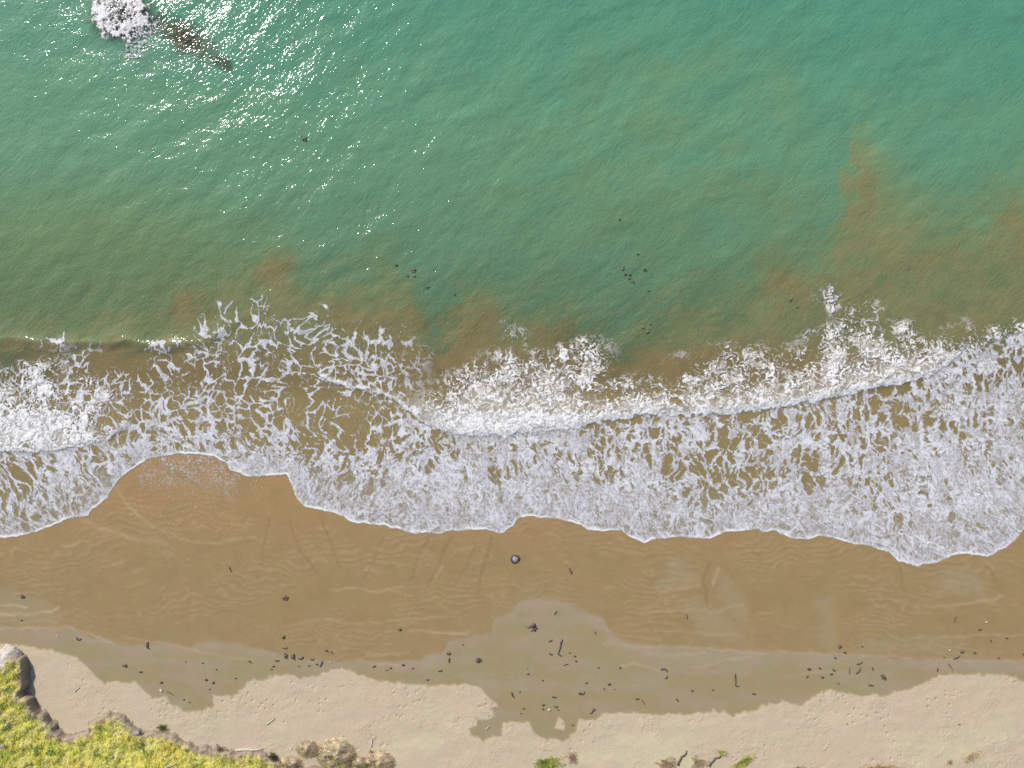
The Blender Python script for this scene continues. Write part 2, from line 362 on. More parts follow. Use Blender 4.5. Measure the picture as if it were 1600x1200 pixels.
# ---------------------------------------------------------------- materials
def mat_sand():
    k = NT('sand'); c = k.at('sand_col'); wet = k.at('wet').outputs['Fac']; dry = k.math('SUBTRACT', 1.0, wet)
    g1 = k.noise(9, 4); g2 = k.noise(1.1, 4, .6); g3 = k.noise(38, 2)
    amt = k.math('MULTIPLY_ADD', dry, .16, .09)
    f = k.math('MULTIPLY_ADD', k.math('SUBTRACT', g1, .5), amt, 1.0)
    f = k.math('ADD', f, k.math('MULTIPLY', k.math('SUBTRACT', g3, .5), amt))
    f = k.math('ADD', f, k.math('MULTIPLY', k.math('SUBTRACT', g2, .5), .14))
    cc = k.n('ShaderNodeVectorMath', operation='SCALE'); k.set(cc, 0, c.outputs['Color']); k.set(cc, 'Scale', f)
    tint = k.mixc(k.ramp(k.noise(.42, 3), .42, .62), cc.outputs[0], k.mixc(1.0, cc.outputs[0], (1.03, .985, 1.0, 1), 'MULTIPLY'))
    h = k.math('ADD', k.math('MULTIPLY', k.noise(7, 3), .7), k.math('MULTIPLY', k.noise(24, 3), .3))
    churn = k.math('MULTIPLY', k.ramp(k.noise(.5, 2), .45, .62), k.ramp(k.noise(2.6, 3, .6, .6), .35, .7))
    h = k.math('ADD', h, k.math('MULTIPLY', churn, 1.0))
    nrm = k.bump(k.math('MULTIPLY', h, k.math('MULTIPLY_ADD', dry, .9, .1)), .02, .8)
    vo = k.n('ShaderNodeTexVoronoi', feature='SMOOTH_F1'); k.set(vo, 'Vector', k.co); k.set(vo, 'Scale', 2.6); k.set(vo, 'Smoothness', .5)
    dent = k.math('MULTIPLY', k.ramp(vo.outputs['Distance'], .34, .12), k.math('MULTIPLY', k.ramp(k.noise(.33, 2), .50, .60), dry))
    nrm = nrm; b2 = k.n('ShaderNodeBump'); k.set(b2, 'Height', k.math('MULTIPLY', dent, -1.0)); k.set(b2, 'Distance', .028); k.set(b2, 'Strength', .9); k.set(b2, 'Normal', nrm); nrm = b2.outputs[0]
    rough = k.math('MULTIPLY_ADD', dry, .6, .3)
    return k.done(k.bsdf(tint, rough, .28, nrm))
def mat_water():
    k = NT('sea_water'); c = k.at('water_col'); T = k.at('clear').outputs['Fac']
    n1 = k.noise(1.7, 4, .6, .8); n2 = k.noise(.35, 4, .6, .5)
    f = k.math('ADD', 1.0, k.math('ADD', k.math('MULTIPLY', k.math('SUBTRACT', n1, .5), .22), k.math('MULTIPLY', k.math('SUBTRACT', n2, .5), .22)))
    cc = k.n('ShaderNodeVectorMath', operation='SCALE'); k.set(cc, 0, c.outputs['Color']); k.set(cc, 'Scale', f)
    mp = k.n('ShaderNodeMapping'); k.set(mp, 'Vector', k.co); mp.inputs['Rotation'].default_value = (0, 0, -.75); m2 = k.n('ShaderNodeMapping'); k.set(m2, 'Vector', mp.outputs[0]); m2.inputs['Scale'].default_value = (.62, 1.2, 1); mp = m2
    rdg = lambda s_: k.math('SUBTRACT', 1.0, k.math('ABSOLUTE', k.math('MULTIPLY_ADD', k.noise(s_, 2, .5, .4, mp.outputs[0]), 4.0, -2.0)))
    rip = k.math('ADD', k.math('MULTIPLY', rdg(2.6), .32), k.math('ADD', k.math('MULTIPLY', rdg(5.5), .14), k.math('MULTIPLY', k.noise(9, 3, .5, .3, mp.outputs[0]), .25)))
    nrm = k.bump(k.math('MULTIPLY', rip, k.at('ripple').outputs['Fac']), .032, 1.0)
    nrm2 = k.bump(k.math('MULTIPLY', rip, k.at('ripple').outputs['Fac']), .04, 1.0)
    d = k.n('ShaderNodeBsdfDiffuse'); k.set(d, 'Color', cc.outputs[0]); k.set(d, 'Normal', nrm2)
    tr = k.n('ShaderNodeBsdfTransparent')
    base = k.mixs(T, d.outputs[0], tr.outputs[0])
    g = k.n('ShaderNodeBsdfGlossy'); k.set(g, 'Roughness', .095); k.set(g, 'Normal', nrm); k.set(g, 'Color', (1, 1, 1, 1))
    fr = k.n('ShaderNodeFresnel'); k.set(fr, 'IOR', 1.333); k.set(fr, 'Normal', nrm)
    return k.done(k.mixs(fr.outputs[0], base, g.outputs[0]))
def mat_foam():
    k = NT('sea_foam'); a = k.at('foam').outputs['Fac']; br = k.at('churn').outputs['Fac']
    n = k.noise(11, 5, .65, .6); n2 = k.noise(30, 3, .6)
    m = k.math('MULTIPLY', k.math('MULTIPLY', a, k.math('SUBTRACT', 1.0, a)), 2.4)
    al = k.math('ADD', a, k.math('MULTIPLY', m, k.math('SUBTRACT', k.math('ADD', k.math('MULTIPLY', n, .65), k.math('MULTIPLY', n2, .35)), .5)), clamp=True)
    colr = k.mixc(br, (.575, .565, .59, 1), (.71, .695, .68, 1))
    colr = k.mixc(k.math('MULTIPLY', br, k.ramp(k.at('silt').outputs['Fac'], .1, .9)), colr, (.47, .42, .34, 1))
    h = k.math('ADD', k.math('MULTIPLY', k.noise(6, 4, .6, .4), .7), k.math('MULTIPLY', n2, .3))
    nrm = k.bump(h, k.math('MULTIPLY_ADD', br, .05, .015), .9)
    d = k.n('ShaderNodeBsdfDiffuse'); k.set(d, 'Color', colr); k.set(d, 'Normal', nrm)
    return k.done(k.mixs(al, k.n('ShaderNodeBsdfTransparent').outputs[0], d.outputs[0]))
def mat_attr(name, attrname, rough=.85, spec=.2, grain=.25, scale=20, bumpd=.02, trans=0):
    k = NT(name); c = k.at(attrname)
    f = k.math('MULTIPLY_ADD', k.math('SUBTRACT', k.noise(scale, 4), .5), grain * 2, 1.0)
    cc = k.n('ShaderNodeVectorMath', operation='SCALE'); k.set(cc, 0, c.outputs['Color']); k.set(cc, 'Scale', f)
    nrm = k.bump(k.noise(scale * .7, 4), bumpd)
    b = k.bsdf(cc.outputs[0], rough, spec, nrm)
    if trans:
        t = k.n('ShaderNodeBsdfTranslucent'); k.set(t, 'Color', cc.outputs[0]); b = k.mixs(trans, b, t.outputs[0])
    return k.done(b)
def mat_flat(name, c1, c2, rough=.7, spec=.3, scale=14, bumpd=.02):
    k = NT(name); colr = k.mixc(k.ramp(k.noise(scale, 4), .35, .65), (*c1, 1), (*c2, 1))
    return k.done(k.bsdf(colr, rough, spec, k.bump(k.noise(scale * 2, 4), bumpd)))
M_SAND = mat_sand(); M_WATER = mat_water(); M_FOAM = mat_foam()
M_BANK = mat_attr('bank_soil', 'soil_col', .95, .1, .3, 9, .06)
M_GRASS = mat_attr('grass_blades', 'blade_col', .6, .15, .1, 5, .0, .55)
M_KELP = mat_flat('kelp', (.07, .046, .045), (.13, .088, .074), .4, .4, 12, .01)
M_KELPG = mat_flat('green_kelp', (.045, .05, .03), (.08, .08, .045), .5, .4, 12, .01)
M_DRIFT = mat_flat('drifting_weed', (.085, .115, .07), (.12, .16, .095), .6, .3, 12, .01)
M_TWIG = mat_flat('twig_bark', (.085, .066, .052), (.17, .13, .10), .8, .2, 25, .01)
M_WOOD = mat_flat('bleached_driftwood', (.42, .37, .30), (.54, .49, .41), .8, .2, 18, .01)
M_STONE = mat_flat('grey_stone', (.24, .22, .20), (.38, .35, .31), .9, .15, 9, .03)
M_SHELL = mat_flat('shell', (.56, .50, .42), (.66, .61, .53), .5, .4, 30, .005)
M_REEF = mat_flat('reef_rock', (.17, .095, .045), (.42, .235, .10), .9, .2, 2.2, .15)
M_BOULD = mat_flat('pale_boulder', (.36, .32, .28), (.56, .51, .45), .95, .1, 3.2, .08)
# ---------------------------------------------------------------- the beach and sea bed: one sheet to the horizon
def axis(lo, hi, step, far_lo, far_hi):
    return np.concatenate([far_lo, np.arange(lo, hi + step / 2, step), far_hi])
FARU0 = [-160000, -60000, -20000, -8000, -3500, -1600, -900, -550, -350]
bu = axis(-200, 1800, 2.5, FARU0, [2000, 2300, 2700, 3500, 6000, 12000, 40000, 160000])
bv = axis(690, 1260, 2.5, [-160000, -40000, -8000, -2500, -900, -300, -100, 50, 150, 250, 330, 400, 450, 500, 540, 570, 600, 630, 650, 670], [1290, 1330, 1380, 1440, 1600, 2000, 3000, 6000, 20000, 160000])
U, V = np.meshgrid(bu, bv)
j1 = fbm(U / 9, V / 7, 501, 3) * 3.0 + fbm(U / 30, V / 20, 502, 3) * 2.2
dry = ss(-2.2, 2.2, np.maximum(poly_sd(U + j1 * .6, V + j1, DRY), poly_sd(U, V, ISLE)))
fl = poly_y(FILM, U + fbm(U / 30, V / 30, 504, 2) * 6) - V + fbm(U / 26, V / 26, 503, 3) * 3.5
film = ss(-4, 4, fl) * (.82 + .18 * ss(0, 60, fl))
patch = np.zeros(U.shape)
for p in PATCH: patch = np.maximum(patch, ss(-8, 16, poly_sd(U + fbm(U / 25, V / 25, 505, 2) * 6, V + fbm(U / 25, V / 25, 506, 2) * 6, p)))
lines = np.zeros(U.shape)
for pts, w, s in LINES:
    d = seg_dist(U + fbm(U / 20, V / 20, 507, 2) * 3, V + fbm(U / 25, V / 25, 508, 3) * 3, pts)
    lines = np.maximum(lines, s * np.exp(-(d / (w + .5)) ** 2) * (.55 + .45 * ss(-.3, .3, perlin(U / 18, V / 18, 509))))
rill = np.zeros(U.shape)
for pts, w in RILL:
    d = seg_dist(U + fbm(U / 18, V / 30, 510, 2) * 3, V, pts); rill = np.maximum(rill, np.exp(-(d / w) ** 2))
# ripple marks left in the wet sand
ph = V + 14 * fbm(U / 70, V / 45, 511, 3) + .10 * (U - 800) * perlin(U / 300, V / 200, 512)
rz = ss(-.25, .35, fbm(U / 120, V / 60, 513, 3)) * ss(735, 800, V) * film
crest = np.abs(np.sin(ph * math.pi / 10.0)); rip = (1 - crest) ** 2.2
lev = fbm(U / 230, V / 38, 515, 3); mk = np.exp(-((lev * 5 - np.round(lev * 5)) / .07) ** 2) * (1 - dry) * ss(800, 850, V)
rip2 = np.exp(-((fbm(U / 60, V / 22, 517, 3)) / .045) ** 2) * film * ss(740, 800, V) * ss(0, .4, perlin(U / 90, V / 70, 518) + .15)
wob = fbm(U / 40, V / 28, 520, 3)
pink = ss(-.1, .35, fbm(U / 90, V / 30, 521, 3)); yel = ss(0, .5, fbm(U / 160, V / 60, 522, 3))
near = ss(26, 4, -fl) * (1 - film)           # just drained band below the film
sandc = col((.268, .216, .115), ((.300, .236, .165), .9 * near * (.5 + .5 * pink)), ((.292, .232, .158), .55 * pink * (1 - film)),
            ((.258, .183, .084), film), ((.292, .186, .080), .8 * film * ss(905, 770, V)), ((.240, .168, .076), .5 * film * ss(0, .5, wob)), ((.272, .218, .126), .7 * patch * film), ((.44, .34, .22), .62 * np.clip(lines, 0, 1)),
            ((.36, .265, .150), .38 * np.clip(rz * rip + .6 * rip2 + .35 * mk, 0, 1)), ((.21, .142, .07), .6 * rill * (1 - dry)),
            ((.445, .364, .247), dry), ((.485, .425, .275), dry * .75 * yel * ss(1085, 1150, V)), ((.445, .362, .258), dry * .6 * pink))
rimd = dry * ss(.15, .6, fbm(U / 7, V / 5, 523, 3)) * ss(24, 2, poly_sd(U, V, DRY))
sandc = sandc + (np.array((.37, .295, .195)) - sandc) * (.4 * rimd)[..., None]
grassy = ss(1250, 1330, V + 30 * fbm(U / 60, V / 60, 524, 3)) * ss(1500, 700, U + 0 * V)
sandc = sandc + (np.array((.40, .38, .13)) - sandc) * grassy[..., None]
Z = beach_z(V) + (rz * rip * .022 + rip2 * .012 + lines * .012 - rill * .012) * (V > 700) + dry * (.012 + .012 * fbm(U / 24, V / 18, 530, 4) + .014 * np.clip(fbm(U / 60, V / 40, 531, 3), 0, 1)) - .02 * patch * film
me, used = grid_mesh('beach', (U - 800) * W, (600 - V) * W, Z)
attr(me, 'sand_col', sandc, used, 'COL'); attr(me, 'wet', 1 - dry, used)
obj('beach', me, M_SAND, kind='structure', label='sandy beach, dry pale sand at the bottom turning to wet brown sand towards the surf')
def bz(u, v):
    return float(beach_z(np.array(v))) + .012
# ---------------------------------------------------------------- the sea
PL = [(-300,575),(0,572),(60,560),(130,540),(230,515),(300,490),(390,450),(430,420),(455,440),(480,475),(520,480),(560,460),(600,452),(640,475),(655,510),(680,555),(700,530),(720,495),(760,485),(800,520),(850,515),(900,540),(960,575),(1000,540),(1050,500),(1120,500),(1170,470),(1210,432),(1260,425),(1300,400),(1320,310),(1335,245),(1360,262),(1390,310),(1420,340),(1480,380),(1550,355),(1600,335),(1900,320)]
wu_ = np.concatenate([FARU0[:-1], np.arange(-250, 1851, 2.0), [1950, 2300, 2700, 3500, 6000, 12000, 40000, 160000]])
wv_ = np.concatenate([[-160000, -40000, -8000, -3000, -1500, -800, -500, -300, -200], np.arange(-120, 893, 2.0)])
U, V = np.meshgrid(wu_, wv_)
Uc = np.clip(U, -300, 1900); Vc = np.clip(V, -600, 900)
Zw = water_z(Uc, Vc); Zw = np.where((np.abs(U - 800) > 1500) | (V < -700), np.where(V < 690, 0, Zw), Zw)
swd = poly_y(SW, Uc + fbm(Uc / 14, Vc / 14, 77, 2) * 2) - Vc - fbm(Uc / 22, Vc / 40, 78, 3) * 2.2
Zw = np.where(swd < 3, beach_z(Vc) + .02 * ss(-3, 3, swd) - .004, Zw)
q = lambda a: np.maximum(np.maximum(a[:-1, :-1], a[1:, :-1]), np.maximum(a[:-1, 1:], a[1:, 1:]))
me, used = grid_mesh('sea', (U - 800) * W, (600 - V) * W, Zw, keep=q(swd) > -1.5)
wA = fbm(Uc / 90, Vc / 70, 601, 4); wB = fbm(Uc / 34, Vc / 30, 602, 4); wC = fbm(Uc / 12, Vc / 22, 603, 3)
pl = Vc - poly_y(PL, Uc + 14 * wB) + 16 * wA + 24 * wB + 3 * wC
plume = ss(-50, mix(58, 105, ss(900, 1250, Uc)), pl + 6 * fbm(Uc / 7, Vc / 26, 609, 3))
right = ss(1180, 1330, Uc) * ss(560, 480, Vc)
plume = plume * (1 - right * (.12 + .5 * ss(-.1, .5, fbm(Uc / 60, Vc / 45, 605, 4))))
olive = np.clip(ss(380, 60, np.hypot((Uc - 1010 - 80 * wA) / 1.15, (Vc - 260) * 1.25)) * .45 * (.6 + .8 * wA) + ss(300, 100, np.hypot((Uc - 120) / 1.5, (Vc - 440) * 1.5)) * .85, 0, 1)
deep = ss(330, -60, Vc + 60 * wA - .06 * (Uc - 800))
RB = [(560,500,95,34),(640,505,36,62),(740,522,58,52),(880,528,75,34),(965,592,85,24),(1238,452,46,40),(1310,440,50,40),(1348,300,30,50),(1592,372,42,44),(1450,405,70,30),(430,425,38,30),(300,485,46,24),(690,572,46,28),(1100,565,100,24),(1320,485,50,26),(1500,500,85,24),(60,560,70,16),(200,560,80,18)]
rb = np.zeros(U.shape)
for a_, b_, ra, rb_ in RB: rb = np.maximum(rb, 1.25 - np.hypot((Uc - a_ + 24 * wB) / ra, (Vc - b_ + 20 * wA + 5 * wC) / rb_))
rusty = ss(-.05, 1.15, rb + (.30 * fbm(Uc / 30, Vc / 42, 607, 4) + .14 * wC) * ss(0, .4, rb))
aer = ss(60, 5, np.abs(Vc - 470 + .25 * (Uc - 1050) + 20 * wB)) * ss(850, 950, Uc) * ss(1250, 1100, Uc)
wc = col((.136, .292, .166), ((.092, .280, .178), deep), ((.172, .275, .124), olive), ((.15, .30, .17), .5 * aer),
         ((.200, .275, .122), ss(-110, 10, pl) * .75), ((.225, .205, .090), plume * .72), ((.262, .196, .082), rusty * .55), ((.285, .212, .092), .9 * ss(512, 578, Vc) * plume))
wc = wc + (np.array((.205, .218, .098)) - wc) * (right * .6 * plume)[..., None]
wx, wy = Uc + 26 * fbm(Uc / 40, Vc / 40, 611, 3), Vc + 26 * fbm(Uc / 40, Vc / 40, 612, 3)
wisp = ss(.25, .02, np.abs(fbm(wx / 60, wy / 34, 613, 4))) * plume * ss(620, 540, Vc)
wc = wc + (np.array((.285, .215, .10)) - wc) * (.38 * wisp * (.5 + .5 * ss(-.2, .4, wA)))[..., None]
bed = np.maximum(beach_z(Vc), reef_top(Uc, Vc)); depth = np.clip(Zw - bed, 0.0, 9)
clear = np.exp(-depth * 1.0) * mix(1, .6, plume) ; clear = np.where(depth > 1.2, np.maximum(clear, .22 * (1 - plume)), clear)
clear = np.clip(clear, .05, .9) * mix(1, .42, ss(580, 640, Vc))
ripple = mix(.25, 1, ss(620, 480, Vc)) * ss(720, 650, Vc) * ss(3000, 1500, np.abs(U - 800))
attr(me, 'water_col', wc, used, 'COL'); attr(me, 'clear', clear, used); attr(me, 'ripple', ripple, used)
obj('sea', me, M_WATER, kind='structure', label='green sea with brown clouds of stirred sand near the surf')
# ---------------------------------------------------------------- foam
fu = np.arange(-240, 1840, 1.25); fv = np.arange(440, 892, 1.25)
U, V = np.meshgrid(fu, fv)
al, br, lump, ls, sw, d1, d2 = foam_field(U, V)
Zf = water_z(U, V); Zf = np.where(sw < 4, np.maximum(beach_z(V) + .012, np.minimum(Zf, beach_z(V) + .02)), Zf)
Zf = Zf + .006 + .016 * ss(0, 30, sw) + 0.07 * lump + .008 * ls * ss(0, 10, sw)
keep = q(al) > .03
me, used = grid_mesh('sea_foam', (U - 800) * W, (600 - V) * W, Zf, keep=keep)
attr(me, 'foam', al, used); attr(me, 'churn', np.clip(br * 1.3, 0, 1), used); attr(me, 'silt', np.clip(1.25 - 1.5 * lump - ss(14, 4, d2) - ss(14, 4, d1), 0, 1), used)
obj('sea_foam', me, M_FOAM, kind='stuff', label='white surf foam, churned along the breaking waves and lacy over the swash', cat='foam')
fu = np.arange(128, 262, 1.25); fv = np.arange(-30, 92, 1.25); U, V = np.meshgrid(fu, fv)
r = np.hypot((U - 189) / 1.0, (V - 20) * .95) + 10 * fbm(U / 14, V / 14, 701, 3)
f2 = fbm(U / 20, V / 20, 703, 3); gx, gy = U + 6 * fbm(U / 9, V / 9, 707, 3), V + 6 * fbm(U / 9, V / 9, 708, 3)
f1 = rank(.7 * np.abs(fbm(gx / 9, gy / 9, 702, 4)) + .3 * np.abs(fbm(gx / 4, gy / 4, 705, 2)))
tail = ss(24, 6, seg_dist(U + 8 * f2, V, [(234,44),(218,62),(206,82)]) + 9 * fbm(U / 7, V / 5, 704, 3))
body = ss(45, 33, r) * np.clip(.36 + .62 * ss(8, 34, r + 14 * f2), 0, 1)
al = np.maximum(ss(-.18, .2, body - f1) * ss(48, 40, r), tail * ss(.62, .3, f1))
Zf = water_z(U, V) + .02 + .07 * al * (1 - f1)
me, used = grid_mesh('rock_foam', (U - 800) * W, (600 - V) * W, Zf, keep=q(al) > .05)
attr(me, 'foam', al, used); attr(me, 'churn', np.clip(al * 2, 0, 1), used); attr(me, 'silt', f1 * .3, used)
obj('rock_foam', me, M_FOAM, kind='stuff', label='white water washing over the rock in the upper left corner of the sea', cat='foam')
# ---------------------------------------------------------------- small geometry kit
class MB:
    def __init__(s): s.v = []; s.f = []
    def add(s, v, f):
        o = len(s.v); s.v += [tuple(p) for p in v]; s.f += [tuple(i + o for i in q) for q in f]
    def tube(s, pts, rad, flat=1.0, sides=6):
        """tapered tube through 3-D points; flat < 1 squashes it into a strap"""
        P = np.array(pts, float); n = len(P); R = np.broadcast_to(rad, (n,)); vs = []
        for i in range(n):
            t = P[min(i + 1, n - 1)] - P[max(i - 1, 0)]; t = t / (np.linalg.norm(t) + 1e-9)
            a = np.cross(t, (0, 0, 1.0)); a = a / (np.linalg.norm(a) + 1e-9); b = np.cross(a, t)
            for k in range(sides):
                w = 2 * math.pi * k / sides; vs.append(P[i] + R[i] * (math.cos(w) * a + flat * math.sin(w) * b))
        fs = [(i * sides + k, i * sides + (k + 1) % sides, (i + 1) * sides + (k + 1) % sides, (i + 1) * sides + k) for i in range(n - 1) for k in range(sides)]
        fs += [tuple(reversed(range(sides))), tuple((n - 1) * sides + k for k in range(sides))]
        s.add(vs, fs)
    def lump(s, c, r, seed=0, rough=.25, seg=10, rings=6, fn=None):
        vs = []; fs = []; rg = np.random.default_rng(seed); ph = rg.uniform(0, 50, 3)
        for i in range(rings + 1):
            th = math.pi * i / rings
            for k in range(seg):
                w = 2 * math.pi * k / seg; d = np.array([math.sin(th) * math.cos(w), math.sin(th) * math.sin(w), math.cos(th)])
                q_ = 1 + rough * float(fbm(np.array([d[0] * 1.7 + ph[0] + d[2]]), np.array([d[1] * 1.7 + ph[1] - d[2]]), seed, 3)[0])
                vs.append(np.array(c) + d * np.array(r) * q_)
        for i in range(rings):
            for k in range(seg):
                fs.append((i * seg + k, (i + 1) * seg + k, (i + 1) * seg + (k + 1) % seg, i * seg + (k + 1) % seg))
        s.add(vs, fs)
    def mesh(s, name, smooth=True):
        me = bpy.data.meshes.new(name); me.from_pydata(s.v, [], s.f); me.update()
        if smooth: me.polygons.foreach_set('use_smooth', np.ones(len(me.polygons), bool))
        return me
def px(u, v, z): k = W * (H - z) / H; return ((u - 800) * k, (600 - v) * k, z)
def empty(name, loc, label, cat, group=None):
    o = obj(name, None, None, None, None, label, cat, group); o.location = loc; o.empty_display_size = .2; return o
# ---------------------------------------------------------------- reef rocks
def rock(name, u, v, L, B, turn, top, hgt, mat, label, cat, group=None, seed=1, seg=44, rings=22, rough=.3):
    m = MB(); m.lump((0, 0, 0), (L * W, B * W, hgt), seed, rough, seg, rings)
    o = obj(name, m.mesh(name), mat, None, None, label, cat, group)
    o.location = px(u, v, top - hgt); o.rotation_euler = (0, 0, turn); return o
rock('reef_rock', 290, 62, 60, 38, -.55, -.13, .6, M_REEF, 'large brown rock just under the water, right of the foaming rock', 'rock', 'rocks off the beach', 31)
rock('reef_rock', 345, 97, 29, 19, -.5, -.2, .5, M_REEF, 'small brown rock under the water at the lower right end of the reef', 'rock', 'rocks off the beach', 33)
rock('reef_rock', 186, 20, 40, 36, .3, -.12, .8, M_REEF, 'dark rock at the surface wrapped in white foam at the top edge', 'rock', 'rocks off the beach', 35)
rock('reef_rock', 243, 36, 28, 19, .6, -.2, .7, M_REEF, 'brown rock under the water between the foaming rock and the large brown rock', 'rock', 'rocks off the beach', 37)
# ---------------------------------------------------------------- grassy bank in the lower left corner
BK = [(-400,1048),(-60,1046),(0,1044),(6,1034),(16,1028),(30,1034),(34,1048),(35,1062),(34,1076),(27,1085),(29,1092),(40,1094),(48,1104),(56,1116),(66,1124),(78,1132),(85,1141),(92,1149),(104,1152),(116,1150),(130,1146),(140,1136),(150,1126),(164,1120),(180,1120),(195,1127),(207,1136),(218,1147),(236,1143),(255,1147),(270,1151),(285,1158),(300,1167),(320,1172),(345,1174),(365,1177),(400,1174),(412,1177),(428,1188),(445,1196),(470,1200),(520,1206),(600,1216),(660,1260),(700,1500),(-400,1500)]
hK = lambda u: np.interp(u, [0, 60, 110, 200, 300, 450, 600], [.80, .58, .40, .28, .22, .18, .1])
BKW = [(800 + (a - 800) * (1 - (hK(a) + .2) / H), 600 + (b - 600) * (1 - (hK(a) + .2) / H)) for a, b in BK]
def bank(u, v):
    s = poly_sd(u + fbm(u / 24, v / 24, 801, 4) * 4.0, v + fbm(u / 24, v / 24, 802, 4) * 4.0, BKW)
    h = hK(u) * ss(-3.2, 1.6, s) + ss(0, 140, s) * .5 * ss(1410, 1300, v) + .10 * fbm(u / 28, v / 28, 803, 4) * ss(-2, 20, s) + .09 * fbm(u / 11, v / 11, 804, 4) * ss(-9, -1, s)
    return s, beach_z(v) + h * ss(1418, 1330, v) - .14 * ss(-6.5, -9.5, s) - .05 * ss(1400, 1418, v) 
U, V = np.meshgrid(np.concatenate([np.arange(-200, -40, 8.0), np.arange(-40, 480, 1.25), np.arange(482, 730, 6.0)]), np.concatenate([np.arange(1000, 1225, 1.25), np.arange(1228, 1420, 6.0)]))
S, Z = bank(U, V)
me, used = grid_mesh('grass_bank', (U - 800) * W, (600 - V) * W, Z, keep=q(S) > -9)
gn = fbm(U / 26, V / 26, 805, 4); rim = ss(9, 1, S + 7 * gn)
sc = col((.50, .46, .14), ((.52, .45, .24), ss(.1, .5, gn) * .6), ((.31, .245, .175), rim), ((.23, .18, .14), ss(.5, -1.5, S) * .85), ((.36, .29, .20), ss(-5, -8, S)))
attr(me, 'soil_col', sc, used, 'COL')
obj('grass_bank', me, M_BANK, kind='structure', label='low eroded bank topped with grass in the lower left corner')
def blades(name, P, L, wd, lean, colr, mat, seed=0, **kw):
    """P: (n,3) roots; two-segment tapered blades in one mesh"""
    r = np.random.default_rng(seed); n = len(P)
    a = r.uniform(0, 2 * math.pi, n); d = lean + np.stack([np.cos(a), np.sin(a)], -1) * r.uniform(.25, .85, n)[:, None]
    side = np.stack([-d[:, 1], d[:, 0]], -1); side /= np.linalg.norm(side, axis=1)[:, None] + 1e-6
    L = np.broadcast_to(L, n); h = np.sqrt(np.clip(1 - .5 * (d ** 2).sum(1), .15, 1))
    mid = P + np.concatenate([d * .45, (h * .62)[:, None]], 1) * L[:, None]
    tip = P + np.concatenate([d * 1.15, (h * .95)[:, None]], 1) * L[:, None]
    s3 = np.concatenate([side, np.zeros((n, 1))], 1) * (np.broadcast_to(wd, n) * .5)[:, None]
    co = np.stack([P - s3, P + s3, mid - s3 * .8, mid + s3 * .8, tip], 1).reshape(-1, 3)
    i = np.arange(n)[:, None] * 5
    tri = np.concatenate([i + [0, 1, 3], i + [0, 3, 2], i + [2, 3, 4]], 1).reshape(-1, 3)
    me = bpy.data.meshes.new(name)
    me.vertices.add(len(co)); me.vertices.foreach_set('co', co.astype(np.float32).ravel())
    me.loops.add(tri.size); me.loops.foreach_set('vertex_index', tri.astype(np.int32).ravel())
    me.polygons.add(len(tri)); me.polygons.foreach_set('loop_start', (np.arange(len(tri)) * 3).astype(np.int32))
    me.update(calc_edges=True)
    attr(me, 'blade_col', np.repeat(colr, 5, axis=0), None, 'COL')
    return obj(name, me, mat, **kw)
n = 150000
gu = RNG.uniform(-70, 500, n); gv = RNG.uniform(1015, 1250, n)
S, Z = bank(gu, gv); g1 = fbm(gu / 22, gv / 22, 811, 4); g2 = fbm(gu / 7, gv / 7, 812, 3); g3 = fbm(gu / 50, gv / 40, 813, 3)
ok = (S > 1 + 5 * RNG.random(n)) & (RNG.random(n) < .45 + .9 * ss(-.5, .35, g1 + .5 * g2) - .4 * ss(14, 3, S))
gu, gv, S, Z, g1, g2, g3 = [a[ok] for a in (gu, gv, S, Z, g1, g2, g3)]; n = len(gu)
gc = col((.76, .75, .14), ((.54, .66, .14), ss(.1, .65, g1)), ((.80, .71, .17), ss(0, .5, -g3 + .5 * g2)), ((.66, .56, .31), np.clip(ss(16, 3, S + 6 * g2) * .8 + ss(.25, .6, g3) * .45, 0, 1)))
for (a, b, rr, c_) in [(20,1073,7,(.10,.25,.04)),(21,1058,5,(.12,.26,.05)),(24,1130,11,(.07,.14,.05)),(63,1167,8,(.16,.31,.04)),(86,1172,8,(.12,.29,.04)),(154,1173,8,(.08,.16,.05)),(222,1166,9,(.11,.2,.05)),(10,1185,7,(.13,.27,.04)),(305,1190,8,(.22,.32,.05))]:
    a = 800 + (a - 800) * .986; b = 600 + (b - 600) * .986
    m_ = ss(1.2, .5, np.hypot(gu - a, gv - b) / rr + .3 * g2); gc = gc + (np.array(c_) - gc) * (m_ * .85)[:, None]
gc = gc * (RNG.uniform(.82, 1.14, n) * (.85 + .3 * ss(-.4, .4, g2)))[:, None]
Pg = np.stack([(gu - 800) * W, (600 - gv) * W, Z - .01], -1)
blades('bank_grass', Pg, RNG.uniform(.05, .13, n) * (1 + .5 * ss(0, .5, g1)), RNG.uniform(.014, .027, n), np.stack([.35 * g1 + .15, .3 * g3 - .1], -1), gc, M_GRASS, 3, kind='stuff', label='yellow green grass covering the bank in the lower left corner', cat='grass')
o = rock('boulder', 19, 1033, 19, 27, .18, .78, .55, M_BOULD, 'pale grey boulder at the tip of the grassy bank by the left edge', 'rock', None, 51, 36, 20, .28)
